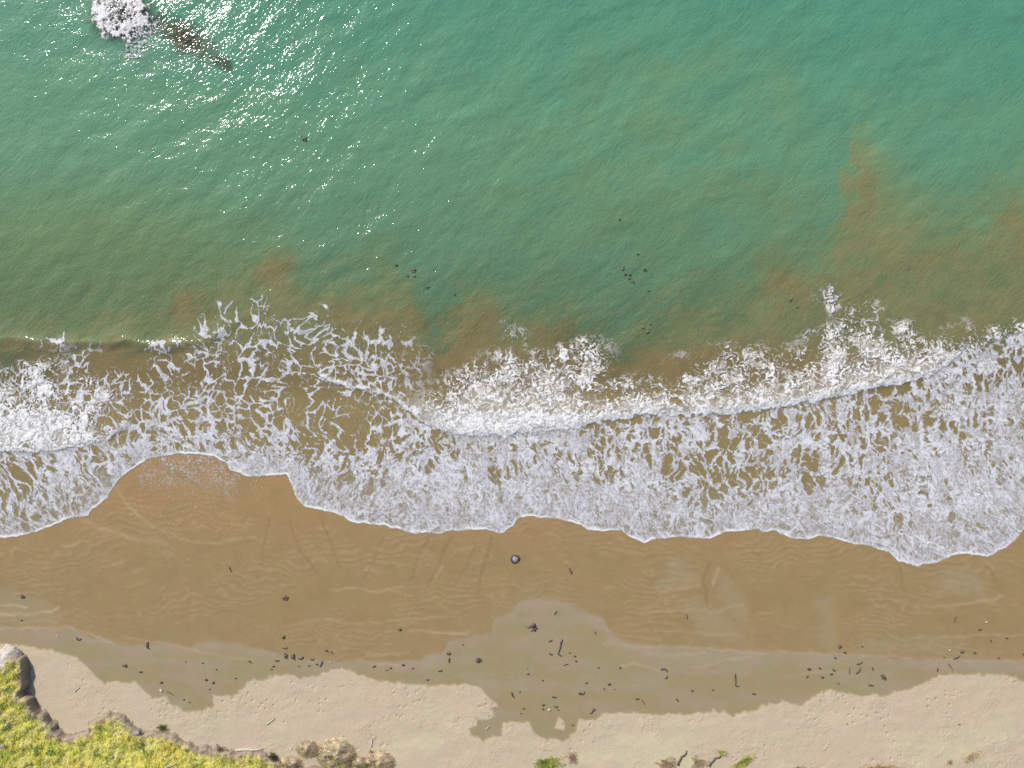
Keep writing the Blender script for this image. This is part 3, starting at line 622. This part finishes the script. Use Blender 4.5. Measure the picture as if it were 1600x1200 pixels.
# ---------------------------------------------------------------- hummocks and tufts along the bottom edge
M_MOUND = mat_attr('hummock_soil', 'soil_col', .95, .1, .35, 8, .05)
def hummock(u, v, ru, rv, h, turn, green, label, seed, nb):
    r = np.random.default_rng(seed)
    t = empty('grass_hummock', px(u, v, bz(u, v)), label, 'hummock', 'sandy hummocks along the bottom edge')
    a, s = np.meshgrid(np.linspace(0, 2 * math.pi, 49), np.linspace(0, 1, 15))
    def hh(x, y, s): return h * (1 - s ** 2.2) * (1 + .45 * fbm(x * 2.2 + seed, y * 2.2, seed, 4)) - .05 * s
    wob = 1 + .18 * fbm(np.cos(a) * 1.5 + seed, np.sin(a) * 1.5, seed + 3, 3)
    X = np.cos(a) * s * ru * W * wob; Y = np.sin(a) * s * rv * W * wob
    me, used = grid_mesh('mound', X, Y, hh(X, Y, s))
    me.flip_normals()
    nn = fbm(X * 3 + seed, Y * 3, seed + 5, 4)
    attr(me, 'soil_col', col((.46, .37, .25), ((.32, .255, .18), ss(.0, .4, nn) * .7), ((.54, .44, .30), ss(0, .5, -nn)), ((.36, .31, .26), ss(.2, .7, np.cos(a) - .2) * .5)), used, 'COL')
    obj('mound', me, M_MOUND, t)
    aa = r.uniform(0, 2 * math.pi, nb); sv = np.sqrt(r.random(nb)) * .92; x = np.cos(aa) * sv * ru * W; y = np.sin(aa) * sv * rv * W
    gn = fbm(x * 2 + seed, y * 2, seed + 9, 3); gm = ss(.0, .35, gn + green - .35 - .3 * sv)
    cc = col((.64, .51, .31), ((.50, .38, .25), ss(0, .4, fbm(x * 5, y * 5, seed + 11, 2))), ((.46, .48, .12), gm)) * r.uniform(.65, 1.2, nb)[:, None]
    o = blades('grass', np.stack([x, y, hh(x, y, sv) - .01], -1), r.uniform(.08, .2, nb), r.uniform(.012, .022, nb), np.array([.25, .1]), cc, M_GRASS, seed, parent=t, kind='stuff')
    return t
hummock(480, 1170, 17, 13, .20, 0, .15, 'small sandy hummock with dry grass, left of the biggest hummock', 61, 900)
hummock(525, 1180, 31, 27, .34, 0, .5, 'biggest hummock, green in the middle and bare brown on its right side', 62, 2600)
hummock(592, 1190, 24, 17, .25, 0, .05, 'flat hummock of dry brown grass, right of the biggest hummock', 63, 1300)
hummock(452, 1192, 20, 10, .22, 0, .2, 'low mound between the dark bush and the small hummock', 64, 800)
hummock(560, 1192, 14, 10, .22, 0, .6, 'greenish mound tucked against the lower right of the biggest hummock', 65, 700)
def tuft(name, u, v, ru, rv, turn, L, nb, c1, c2, label, cat, seed, lean=(0, 0), group=None):
    nb = int(nb * .62); r = np.random.default_rng(seed); aa = r.uniform(0, 2 * math.pi, nb); sv = r.random(nb) ** .7
    sv = sv * (.75 + .7 * fbm(np.cos(aa) * 1.6 + seed, np.sin(aa) * 1.6, seed + 2, 3)); x = np.cos(aa) * sv * ru * W; y = np.sin(aa) * sv * rv * W; c_, s_ = math.cos(turn), math.sin(turn); x, y = x * c_ - y * s_, x * s_ + y * c_
    nn = fbm(x * 3 + seed, y * 3, seed, 3); cc = (np.array(c1) + (np.array(c2) - np.array(c1)) * ss(-.3, .35, nn)[:, None]) * r.uniform(.6, 1.2, nb)[:, None]
    o = blades(name, np.stack([x, y, np.zeros(nb) - .01], -1), r.uniform(.5, 1.1, nb) * L * (1.1 - .5 * sv), r.uniform(.012, .024, nb), np.stack([x, y], -1) * .5 + np.array(lean), cc, M_GRASS, seed + 1, label=label, cat=cat, group=group)
    o.location = px(u, v, bz(u, v) + .0); return o
YG = (.60, .62, .14); GR = (.38, .47, .10); TAN = (.66, .54, .34); BR = (.50, .39, .28); DK = (.22, .20, .12); RD = (.58, .42, .31); PALE = (.70, .60, .40)
tuft('grass_tuft', 855, 1192, 26, 13, .1, .28, 1500, YG, GR, 'bright green grass tuft cut by the bottom edge, the one nearest the middle', 'grass tuft', 71, group='grass tufts along the bottom edge')
tuft('grass_tuft', 894, 1184, 9, 12, .0, .26, 420, RD, BR, 'reddish brown dry tuft touching the right side of the green tuft', 'grass tuft', 92, group='grass tufts along the bottom edge')
tuft('grass_tuft', 1042, 1193, 22, 10, .1, .3, 900, TAN, RD, 'spiky dry tuft at the bottom edge left of the dark crooked branch', 'grass tuft', 73, group='grass tufts along the bottom edge')
tuft('grass_tuft', 1091, 1190, 15, 12, .0, .28, 700, TAN, BR, 'tan dry tuft between the two dark branches', 'grass tuft', 74, group='grass tufts along the bottom edge')
tuft('grass_tuft', 1160, 1190, 25, 8, .55, .26, 1000, YG, GR, 'slanting green tuft right of the curved branch at the bottom edge', 'grass tuft', 75, group='grass tufts along the bottom edge')
tuft('grass_tuft', 1128, 1175, 12, 6, -.2, .24, 340, PALE, YG, 'pale yellowish tuft at the upper end of the curved branch', 'grass tuft', 76, group='grass tufts along the bottom edge')
tuft('grass_tuft', 1380, 1200, 42, 8, .0, .28, 1500, PALE, TAN, 'wide straw coloured tuft cut by the bottom edge', 'grass tuft', 77, group='grass tufts along the bottom edge')
tuft('grass_tuft', 1516, 1182, 17, 9, .5, .24, 640, PALE, TAN, 'pale straw tuft on dry sand near the lower right corner', 'grass tuft', 78, group='grass tufts along the bottom edge')
tuft('grass_tuft', 1483, 1190, 5, 7, .0, .16, 90, BR, DK, 'little dark tuft left of the pale straw tuft in the lower right', 'grass tuft', 79, group='grass tufts along the bottom edge')
tuft('grass_tuft', 1250, 1200, 20, 5, .0, .2, 300, PALE, BR, 'thin dry tuft at the bottom edge between the slanting green and the wide straw tuft', 'grass tuft', 80, group='grass tufts along the bottom edge')
tuft('bush', 427, 1184, 12, 11, .0, .26, 650, DK, (.12, .10, .06), 'dark low bush at the right end of the grassy bank', 'bush', 81)
tuft('bush', 255, 1137, 9, 7, .0, .26, 330, (.26, .25, .06), (.14, .14, .04), 'small olive bush growing on the sand edge above the grass', 'bush', 82)
tuft('bush', 580, 1174, 5, 3, .0, .14, 90, (.20, .19, .07), BR, 'tiny green sprig at the foot of the upright stick', 'bush', 83)
tuft('bush', 345, 1170, 15, 7, -.2, .2, 380, DK, BR, 'dark straggly bush on the sand just above the bank grass', 'bush', 84)
# ---------------------------------------------------------------- things the sea has washed up
def curve(L, ang, bend, n=7, z=.02, wig=.0, rg=None):
    pts = []; x = y = 0.0; a = ang - bend / 2
    for i in range(n):
        pts.append((x, y, z + (.012 * math.sin(i * 2.1) if rg is not None else 0))); st = L / (n - 1)
        x += math.cos(a) * st; y += math.sin(a) * st; a += bend / (n - 1) + (rg.normal(0, wig) if rg is not None else 0)
    c = np.mean(pts, 0); return [(p[0] - c[0], p[1] - c[1], p[2]) for p in pts]
def frond_mb(m, L, ang, bend, w, rg, off=(0, 0)):
    p = [(a + off[0], b + off[1], c) for a, b, c in curve(L, ang, bend, 7, .022, .18, rg)]
    m.tube(p, [w * .5, w * .9, w, w * 1.1, w * .95, w * .7, w * .25], .35, 6)
def kelp(name, kind, u, v, s, ang, label, cat, group, seed, mat):
    rg = np.random.default_rng(seed); L = s * W; A = math.radians(ang); m = MB(); loc = px(u, v, bz(u, v) if v > 700 else 0)
    if kind == 'K':                                           # big plant: holdfast with straps
        t = empty(name, loc, label, cat, group); h = MB(); h.lump((0, 0, .04), (L * .2, L * .16, .07), seed, .5)
        obj('holdfast', h.mesh('holdfast'), mat, t)
        for i in range(7):
            f = MB(); a = A + rg.normal(0, .9); frond_mb(f, L * rg.uniform(.45, .85), a, rg.normal(0, 1.0), L * .05, rg, (math.cos(a) * L * .25, math.sin(a) * L * .25))
            obj('frond', f.mesh('frond'), mat, t)
        return t
    if kind == 'C':                                           # tangle
        m.lump((0, 0, .02), (L * .22, L * .15, .05), seed, .5)
        for i in range(6): frond_mb(m, L * rg.uniform(.35, .8), A + rg.normal(0, .55), rg.normal(0, 1.6), L * .07, rg, rg.normal(0, L * .1, 2))
    elif kind == 'F': frond_mb(m, L, A, rg.choice([-1, 1]) * rg.uniform(.5, 1.3), max(.045, L * .09), rg)
    elif kind == 'U':                                         # tight crescent
        frond_mb(m, L * 1.35, A, 2.3, max(.05, L * .12), rg); frond_mb(m, L * .8, A + .2, 1.4, L * .1, rg)
    elif kind == 'Z':                                         # kinked strap
        p = [(-.5, -.25, 0), (-.25, -.12, 0), (.0, .0, 0), (.12, .08, 0), (.2, .3, 0), (.34, .5, 0)]
        c_, s_ = math.cos(A), math.sin(A); m.tube([((a * c_ - b * s_) * L, (a * s_ + b * c_) * L, .025) for a, b, _ in p], np.array([.06, .11, .1, .07, .1, .05]) * L, .4)
    elif kind == 'B':
        m.lump((0, 0, .015), (L * .5, L * .28, .03), seed, .6, 9, 5); frond_mb(m, L * .8, A, rg.normal(0, 1.2), L * .1, rg)
    elif kind == 'S': m.tube(curve(L, A, rg.normal(0, .25), 6, .03, .1, rg), np.array([.6, 1, .95, .85, .7, .4]) * max(.026, L * .045), .9)
    elif kind == 'Y':
        m.tube(curve(L, A, .2, 6, .03, .08, rg), np.array([.6, 1, .95, .85, .7, .4]) * .04, .9)
        m.tube([(0, 0, .03), (math.cos(A + .8) * L * .2, math.sin(A + .8) * L * .2, .04), (math.cos(A + .75) * L * .38, math.sin(A + .75) * L * .38, .03)], [.03, .028, .012], .9)
    elif kind == 'L':                                         # long stalk with a hooked foot
        c_, s_ = math.cos(A), math.sin(A); p = [(.5, .0), (.25, .02), (0, -.02), (-.3, .0), (-.45, .02), (-.5, -.14), (-.5, -.25)]
        m.tube([((a * c_ - b * s_) * L, (a * s_ + b * c_) * L, .03) for a, b in p], np.array([.9, 1.3, .9, .8, .9, 1.0, .5]) * .038, .7)
    elif kind == 'J':                                         # long branch with two bends
        c_, s_ = math.cos(A), math.sin(A); p = [(-.5, -.16), (-.3, -.02), (-.12, .03), (.02, .12), (.22, .06), (.38, .1), (.5, .2)]
        m.tube([((a * c_ - b * s_) * L, (a * s_ + b * c_) * L, .05) for a, b in p], np.array([1.2, 1.1, 1, .9, .9, .7, .4]) * .055, .9)
    elif kind == 'P': m.lump((0, 0, .02), (L * .5, L * .4, L * .22), seed, .5, 12, 8)
    o = obj(name, m.mesh(name), mat, None, None, label, cat, group); o.location = loc
    if kind == 'P': o.rotation_euler = (0, 0, A)
    return o
G_ = {'seaweed': 'seaweed scraps along the tide line', 'twig': 'twigs on the sand', 'driftwood': 'pale driftwood by the dune', 'shell': 'pale shells on the sand', 'stone': 'stones on the sand'}
ITEMS = """
C|35|932|14|-35|dark seaweed tangle at the left edge above the thin white swash lines
B|33|969|6|-40|small brown seaweed scrap between white swash lines at the left edge
U|123|998|10|-30|dark reddish seaweed curl on grey damp sand, upper right of the boulder
U|231|1009|13|-70|thin dark seaweed hook at the lower edge of the wet brown sand, left part
C|195|1040|12|-20|two-lobed dark seaweed on damp sand, right of the dry sand tongue by the boulder
B|220|1050|9|-35|broken dark seaweed just below right of the two-lobed one
B|252|1066|8|10|dark scrap above the white shell at the dry sand edge
B|317|1036|5|60|small dark scrap in the middle of the left damp hollow
B|290|1034|4|0|tiny brown speck left of the middle of the left damp hollow
B|338|1046|5|10|dark dot above the pair of clumps in the left damp hollow
C|322|1062|8|-20|round dark clump, left one of the close pair in the left damp hollow
C|333|1067|9|30|ragged dark clump, right one of the close pair in the left damp hollow
B|368|1060|5|-60|dark speck at the right end of the left damp hollow
F|391|1034|9|-30|short brown strap on damp sand, left of the big seaweed litter
B|287|1093|6|-20|dark scrap at the bottom of the left damp hollow, left one
B|296|1097|5|10|dark scrap at the bottom of the left damp hollow, right one
B|327|1077|5|0|faint scrap under the close pair of clumps in the left damp hollow
S|266|1083|13|-30|dark twig lying across the dry sand edge right of the white shell
C|447|934|14|-10|spiky dark seaweed alone on the wet brown sand, left half
C|443|996|11|80|dark green seaweed lump on the wet sand above the big litter
Z|445|1013|10|-40|angular dark strap at the top of the big seaweed litter
C|447|1024|13|-60|dark tangle in the left of the big seaweed litter
C|458|1027|16|-40|densest dark tangle in the middle of the big seaweed litter
U|470|1028|11|30|dark arch shaped seaweed at the right of the big litter
F|433|1032|10|25|dark strap slanting at the lower left of the big litter
B|427|1041|8|70|brownish scrap farthest lower left of the big litter
B|424|1046|5|0|small brown scrap under the lower left of the big litter
B|467|1041|5|20|dark dot below the arch shaped seaweed
F|488|1030|9|5|dull grey strap right of the big litter
F|502|1037|13|75|upright dark strap with a hooked top, right of the big litter
B|495|1038|7|25|dark scrap touching the left of the upright hooked strap
B|483|1040|6|0|flat dark scrap left of the upright hooked strap
C|511|1017|9|-20|dark lump on the wet sand edge, left one of two, right of the big litter
F|519|1019|9|-10|dark strap on the wet sand edge, right one of two, right of the big litter
C|625|984|9|0|dark green clump alone on wet sand above the short white lines
F|585|1041|8|20|thin brown strap below the white swash stripe, left
B|610|1044|7|-60|dark scrap below the white swash stripe, right
B|604|1047|5|0|dark speck just left of the scrap below the white stripe
B|630|1039|9|-50|thin dark scrap at the right end of the white swash stripe
B|645|1044|6|60|small dark lump right of the white swash stripe
F|688|1048|9|20|short dark strap with a lighter left end, below the pair of scraps
C|702|1021|11|-20|dark ragged scrap, upper one of the pair at the damp sand middle left
F|702|1031|11|78|dark strap, lower one of the pair at the damp sand middle left
C|746|1032|17|-70|big dark comma shaped seaweed left of the middle
B|723|1007|5|-60|dark speck upper left of the big comma shaped seaweed
B|668|1062|8|-50|small scrap near the dry sand edge below the short dark strap
F|801|1086|15|-50|dark strap with a hooked foot above the notch in the dry sand
B|812|1081|5|-70|small dark scrap right of the strap with a hooked foot
B|825|1053|7|-30|dark scrap left of the middle of the damp sand, below a dot
B|824|1045|3|0|dark dot above a scrap near the middle of the damp sand
B|848|1063|6|-60|dull brown scrap below the long stalk
S|868|957|8|60|short dark twig right of the biggest seaweed plant
F|860|1001|9|40|short dark strap left of the long stalk
F|861|1022|9|-20|faint brown strap at the foot of the long stalk
B|890|1020|5|50|dark dot, topmost of three right of the long stalk
B|898|1025|7|80|dark scrap, middle one of three right of the long stalk
B|900|1033|7|-70|dark scrap, lowest one of three right of the long stalk
S|884|1038|8|20|thin grey twig below the three scraps right of the long stalk
S|930|989|6|-65|tiny twig at the left shore of the brown wet sand tongue
B|935|1043|7|0|dark oval scrap alone between the long stalk and the wavy white line
B|969|1043|7|25|faint broken scrap under the wavy white line
C|952|1069|9|0|dark purple round clump above the dark crescent, to its right
B|944|1076|5|20|brown dot left under the purple round clump
B|960|1077|4|-20|brown dot right under the purple round clump
B|916|1067|7|-60|dull scrap upper right of the dark crescent
U|909|1083|13|0|dark crescent of seaweed on damp sand with points turned up
F|866|1089|10|-15|thin dark strap left of the dark crescent
C|849|1101|8|30|dark hook, upper one of two above the small dry sand island
B|848|1108|7|-30|dark lump, lower one of two above the small dry sand island
F|869|1104|9|-25|dark strap above the right side of the small dry sand island
B|872|1109|5|20|small scrap under the strap right of the small dry sand island
B|818|1107|6|40|small scrap left above the small dry sand island
B|814|1115|5|0|dark dot near the dry sand edge left of the small island
Y|926|1111|12|40|fine forked twig at the dry sand edge right of the small island
F|1038|1047|18|-5|long thin loop of seaweed at the end of the wavy white line
F|1041|1058|9|40|dark double scrap under the long thin loop
B|1081|1079|8|70|dark oval scrap left of the upright hooked stalk
B|1114|1078|5|80|dark dot nearest the left of the upright hooked stalk
F|996|1092|8|5|flat dark strap near the dry sand edge, left one of a pair
S|1005|1097|10|-45|slanting dark twig near the dry sand edge, right one of a pair
F|1058|1094|8|-40|dark double scrap near the dry sand edge below the oval scrap
F|1178|1084|8|25|dull strap right of the upright hooked stalk
S|1073|963|8|80|short upright dark twig on brown wet sand right of the middle
B|895|1133|6|60|dark scrap right of the small dry sand island
C|1312|1011|13|20|round dark seaweed ball on the wet sand edge, right part
F|1320|1020|8|-30|brown strap just under the round dark ball
F|1305|1028|7|-65|thin dark strap lower left of the round dark ball
B|1347|1010|5|-20|two faint specks right of the round dark ball
Z|1343|1037|12|-20|star shaped dark scrap, upper one of two right of the right litter
Z|1342|1049|14|10|large kinked dark strap right of the right litter
F|1363|1045|7|-55|short dark strap right of the large kinked strap
C|1381|1058|16|-35|long dark lump farthest right of the right litter
B|1264|1045|11|-25|dark clump at the left end of the right litter
F|1281|1044|8|-45|dark bent strap in the upper middle of the right litter
F|1261|1057|7|45|small slanting strap at the lower left of the right litter
C|1285|1058|9|-30|loose dark group at the bottom of the right litter
B|1299|1053|8|0|dark lump at the right of the right litter
F|1303|1047|9|-25|faint brown strap at the upper right of the right litter
S|1327|1047|10|88|thin upright twig left of the large kinked strap
B|1310|1068|5|-30|faint scrap below the right litter
F|1361|1071|12|-15|faint grey strap near the dry sand edge below the large kinked strap
S|1492|967|11|85|upright dark stick on wet sand above the white streaks at the right
F|1531|984|8|25|thin dark strap on wet sand right of the upright stick
B|1548|1001|6|0|dark dot with a tail right of the white streaks at the right
B|1573|997|7|85|dull brown smudge of weed right of the dark dot with a tail
F|1495|1027|16|5|long blackish seaweed on the dark line at the right
C|1503|1018|11|20|greyish seaweed tangle above the long blackish one
C|1523|1020|9|-20|faint grey tangle right of the greyish tangle
B|1475|1027|5|10|dark dot at the left end of the dark line at the right
B|1560|1028|6|0|dark oval dot at the right end of the dark line
F|1465|1046|8|55|grey strap at the dry sand edge below the dark dot
S|1485|1042|14|-55|thin twig slanting to the dry sand edge at the right
C|1599|1022|7|80|dark clump cut by the right edge
B|1499|1132|6|60|dark specks of weed on the pale dry sand at the far right
B|1323|1131|4|0|single dark speck of weed on dry sand above the white stick
Y|891|892|11|-70|forked dark twig on wet sand right of the dark ring
S|360|890|10|-82|thin upright twig on the rippled wet sand at the left
"""
seen = 0
for i, ln in enumerate(ITEMS.strip().split('\n')):
    k, u, v, s, a, lab = ln.split('|'); stick = k in 'SY'
    grn = 'green' in lab
    kelp('twig' if stick else 'seaweed', k, float(u), float(v), float(s) * (.58 if k == 'B' else .8 if not stick else 1.0), float(a), lab, 'twig' if stick else 'seaweed', G_['twig' if stick else 'seaweed'], 100 + i, M_TWIG if stick else (M_KELPG if grn else M_KELP))
kelp('kelp_plant', 'K', 833, 977, 21, -95, 'biggest dark seaweed plant with trailing straps on grey damp sand, middle', 'seaweed', G_['seaweed'], 301, M_KELP)
kelp('kelp_stalk', 'L', 875, 1011, 25, 75, 'long dark upright stalk with a hooked foot, right of the biggest plant', 'seaweed', G_['seaweed'], 302, M_KELP)
kelp('kelp_stalk', 'L', 1149, 1062, 20, 92, 'upright dark stalk with its foot turned to the right, on damp sand right of middle', 'seaweed', G_['seaweed'], 303, M_KELP)
kelp('branch', 'J', 1066, 1184, 25, 40, 'dark crooked branch standing out of the sand left of the tan tuft', 'branch', 'dark branches at the bottom edge', 304, M_TWIG)
kelp('branch', 'J', 1118, 1187, 27, 25, 'dark curved branch right of the tan tuft at the bottom edge', 'branch', 'dark branches at the bottom edge', 305, M_TWIG)
for i, ln in enumerate("""
W|265|1195|21|38|thick pale log lying in the bank grass at the bottom edge
W|66|1199|9|85|short pale stump end in the bank grass, upright
W|15|1158|11|-28|thin pale stick in the bank grass at the left edge
W|423|1127|17|35|pale crooked stick with a dark shadow on dry sand above the dark bush
W|581|1160|15|85|upright grey stick right of the biggest hummock
W|762|1137|8|35|short white stick in the wet notch of the dry sand
W|1291|1166|15|68|white stick on dry sand in the lower right
W|404|1170|13|-25|pale stick beside the dark bush at the end of the bank
W|121|1077|11|60|bleached wood piece with dark gaps alone on the dry sand right of the boulder
W|390|1171|42|2|long pale log half buried along the upper edge of the bank grass
P|175|1183|7|0|grey stone in the bank grass
P|4|1166|9|20|pale stone in the grass at the left edge
P|215|1145|8|15|whitish stone at the sand edge of the bank
P|252|1079|7|-60|white shell at the dry sand edge in the left damp hollow
P|90|993|3|0|tiny white shell on grey damp sand right above the boulder
P|455|1170|4|60|small white shell left of the small hummock
P|520|1020|3|0|tiny white shell on the wet sand edge beside two dark lumps
P|516|1034|3|0|tiny white shell right of the upright hooked strap
P|1541|972|4|0|white shell on the wet sand at the far right
P|1484|1016|4|20|pale shell left of the greyish tangle
P|858|1109|5|0|pale shell just above the small dry sand island
""".strip().split('\n')):
    k, u, v, s, a, lab = ln.split('|'); u, v, s, a = map(float, (u, v, s, a))
    zz = 0
    if k == 'W':
        o = kelp('driftwood', 'S', u, v, s, a, lab, 'driftwood', G_['driftwood'], 400 + i, M_WOOD)
    else:
        st = 'stone' in lab; s = s * (.85 if st else .72); o = kelp('stone' if st else 'shell', 'P', u, v, s, a, lab, 'stone' if st else 'shell', G_['stone' if st else 'shell'], 400 + i, M_STONE if st else M_SHELL)
    ua = 800 + (u - 800) * .986; va = 600 + (v - 600) * .986
    s_, z_ = bank(np.array([[ua]]), np.array([[va]]))
    if s_[0, 0] > -2: o.location = px(u, v, float(z_[0, 0]) + (.09 if k == 'W' else .05))
# dark ring with a pale middle
t = empty('washed_up_ring', px(804.5, 873, bz(804, 873)), 'dark ring with a pale grey middle on wet sand just below the surf', 'ring')
m = MB(); R = .23
vs = []; fs = []; NR, NS = 28, 10
for i in range(NR):
    a = 2 * math.pi * i / NR; rr = R * (1 + .05 * math.sin(3 * a + 1)); tr = .055 * (1 + .3 * math.sin(2 * a + .6))
    for k in range(NS):
        b = 2 * math.pi * k / NS; vs.append((math.cos(a) * (rr + tr * math.cos(b)), math.sin(a) * (rr + tr * math.cos(b)), .03 + tr * .9 * math.sin(b)))
        fs.append((i * NS + k, ((i + 1) % NR) * NS + k, ((i + 1) % NR) * NS + (k + 1) % NS, i * NS + (k + 1) % NS))
m.add(vs, fs); obj('ring', m.mesh('ring'), mat_flat('ring_skin', (.05, .045, .05), (.10, .085, .085), .4), t)
m = MB(); m.lump((0, 0, .0), (R * .9, R * .9, .05), 5, .15, 18, 8); obj('middle', m.mesh('middle'), mat_flat('ring_middle', (.40, .36, .35), (.24, .21, .20), .4, .4, 9), t)
# weed drifting in the shallows
for i, (u, v, s, a, lab) in enumerate([(647,422,10,0,'largest dark weed scrap drifting in the green water left of middle'),(637,431,6,-30,'weed scrap lower left of the largest drifting one'),(648,432,7,0,'weed scrap right under the largest drifting one'),(619,414,7,10,'faint weed scrap upper left of the largest drifting one'),
    (710,460,6,-20,'single dark weed dot above the brown cloud in the middle left water'),(668,448,8,-35,'faint weed scrap between the largest drifting one and the single dot'),(968,343,7,-60,'lone dark weed scrap in the green water right of middle'),(996,397,8,-40,'weed scrap topmost of the drifting group right of middle'),
    (973,421,8,-25,'weed scrap at the left of the drifting group right of middle'),(977,428,7,20,'weed scrap second from left in the drifting group right of middle'),(984,429,6,60,'weed scrap in the centre of the drifting group right of middle'),(983,435,7,0,'weed scrap low in the centre of the drifting group right of middle'),(1007,421,8,-10,'weed scrap at the right of the drifting group right of middle'),(989,440,6,60,'weed scrap at the bottom of the drifting group right of middle'),
    (1013,454,6,70,'weed scrap below the drifting group, toward the surf'),(475,217,13,20,'dark weed patch alone in the open water upper left of middle'),(1005,512,9,30,'weed scrap over the pale green streak near the brown cloud'),(1016,506,8,-20,'second weed scrap beside the pale green streak near the brown cloud'),(1012,519,9,10,'lowest weed scrap by the pale green streak near the brown cloud'),(1236,468,9,60,'weed scrap at the left of the brown cloud in the right water'),(1245,480,8,-50,'weed scrap lower at the left of the brown cloud in the right water')]):
    o = kelp('drifting_weed', 'C', u, v, s * 1.15, a, lab, 'seaweed', 'weed drifting in the shallows', 500 + i, M_DRIFT); o.location.z = .035 - .012 * (i % 3)
# flecks of foam left on the wet sand
m = MB(); rg = np.random.default_rng(77)
while len(m.f) < 5200:
    u = rg.normal(300, 60); v = 728 + abs(rg.normal(0, 62)); 
    if v < float(poly_y(SW, np.array(u))) + 3 or u < 190 or u > 470: continue
    r = rg.uniform(.007, .019) * (1.4 if rg.random() < .1 else 1); x, y, z = px(u, v, bz(u, v)); n = 6; ph = rg.uniform(0, 6)
    top = [(x + math.cos(ph + k * 1.047) * r * rg.uniform(.7, 1.2), y + math.sin(ph + k * 1.047) * r, z + .008) for k in range(n)]
    m.add([(x, y, z + .02)] + top, [(0, 1 + k, 1 + (k + 1) % n) for k in range(n)])
obj('foam_flecks', m.mesh('foam_flecks'), mat_flat('fleck', (.62, .60, .58), (.74, .72, .70), .8), kind='stuff', label='white foam flecks scattered on the wet brown sand left of middle', cat='foam')
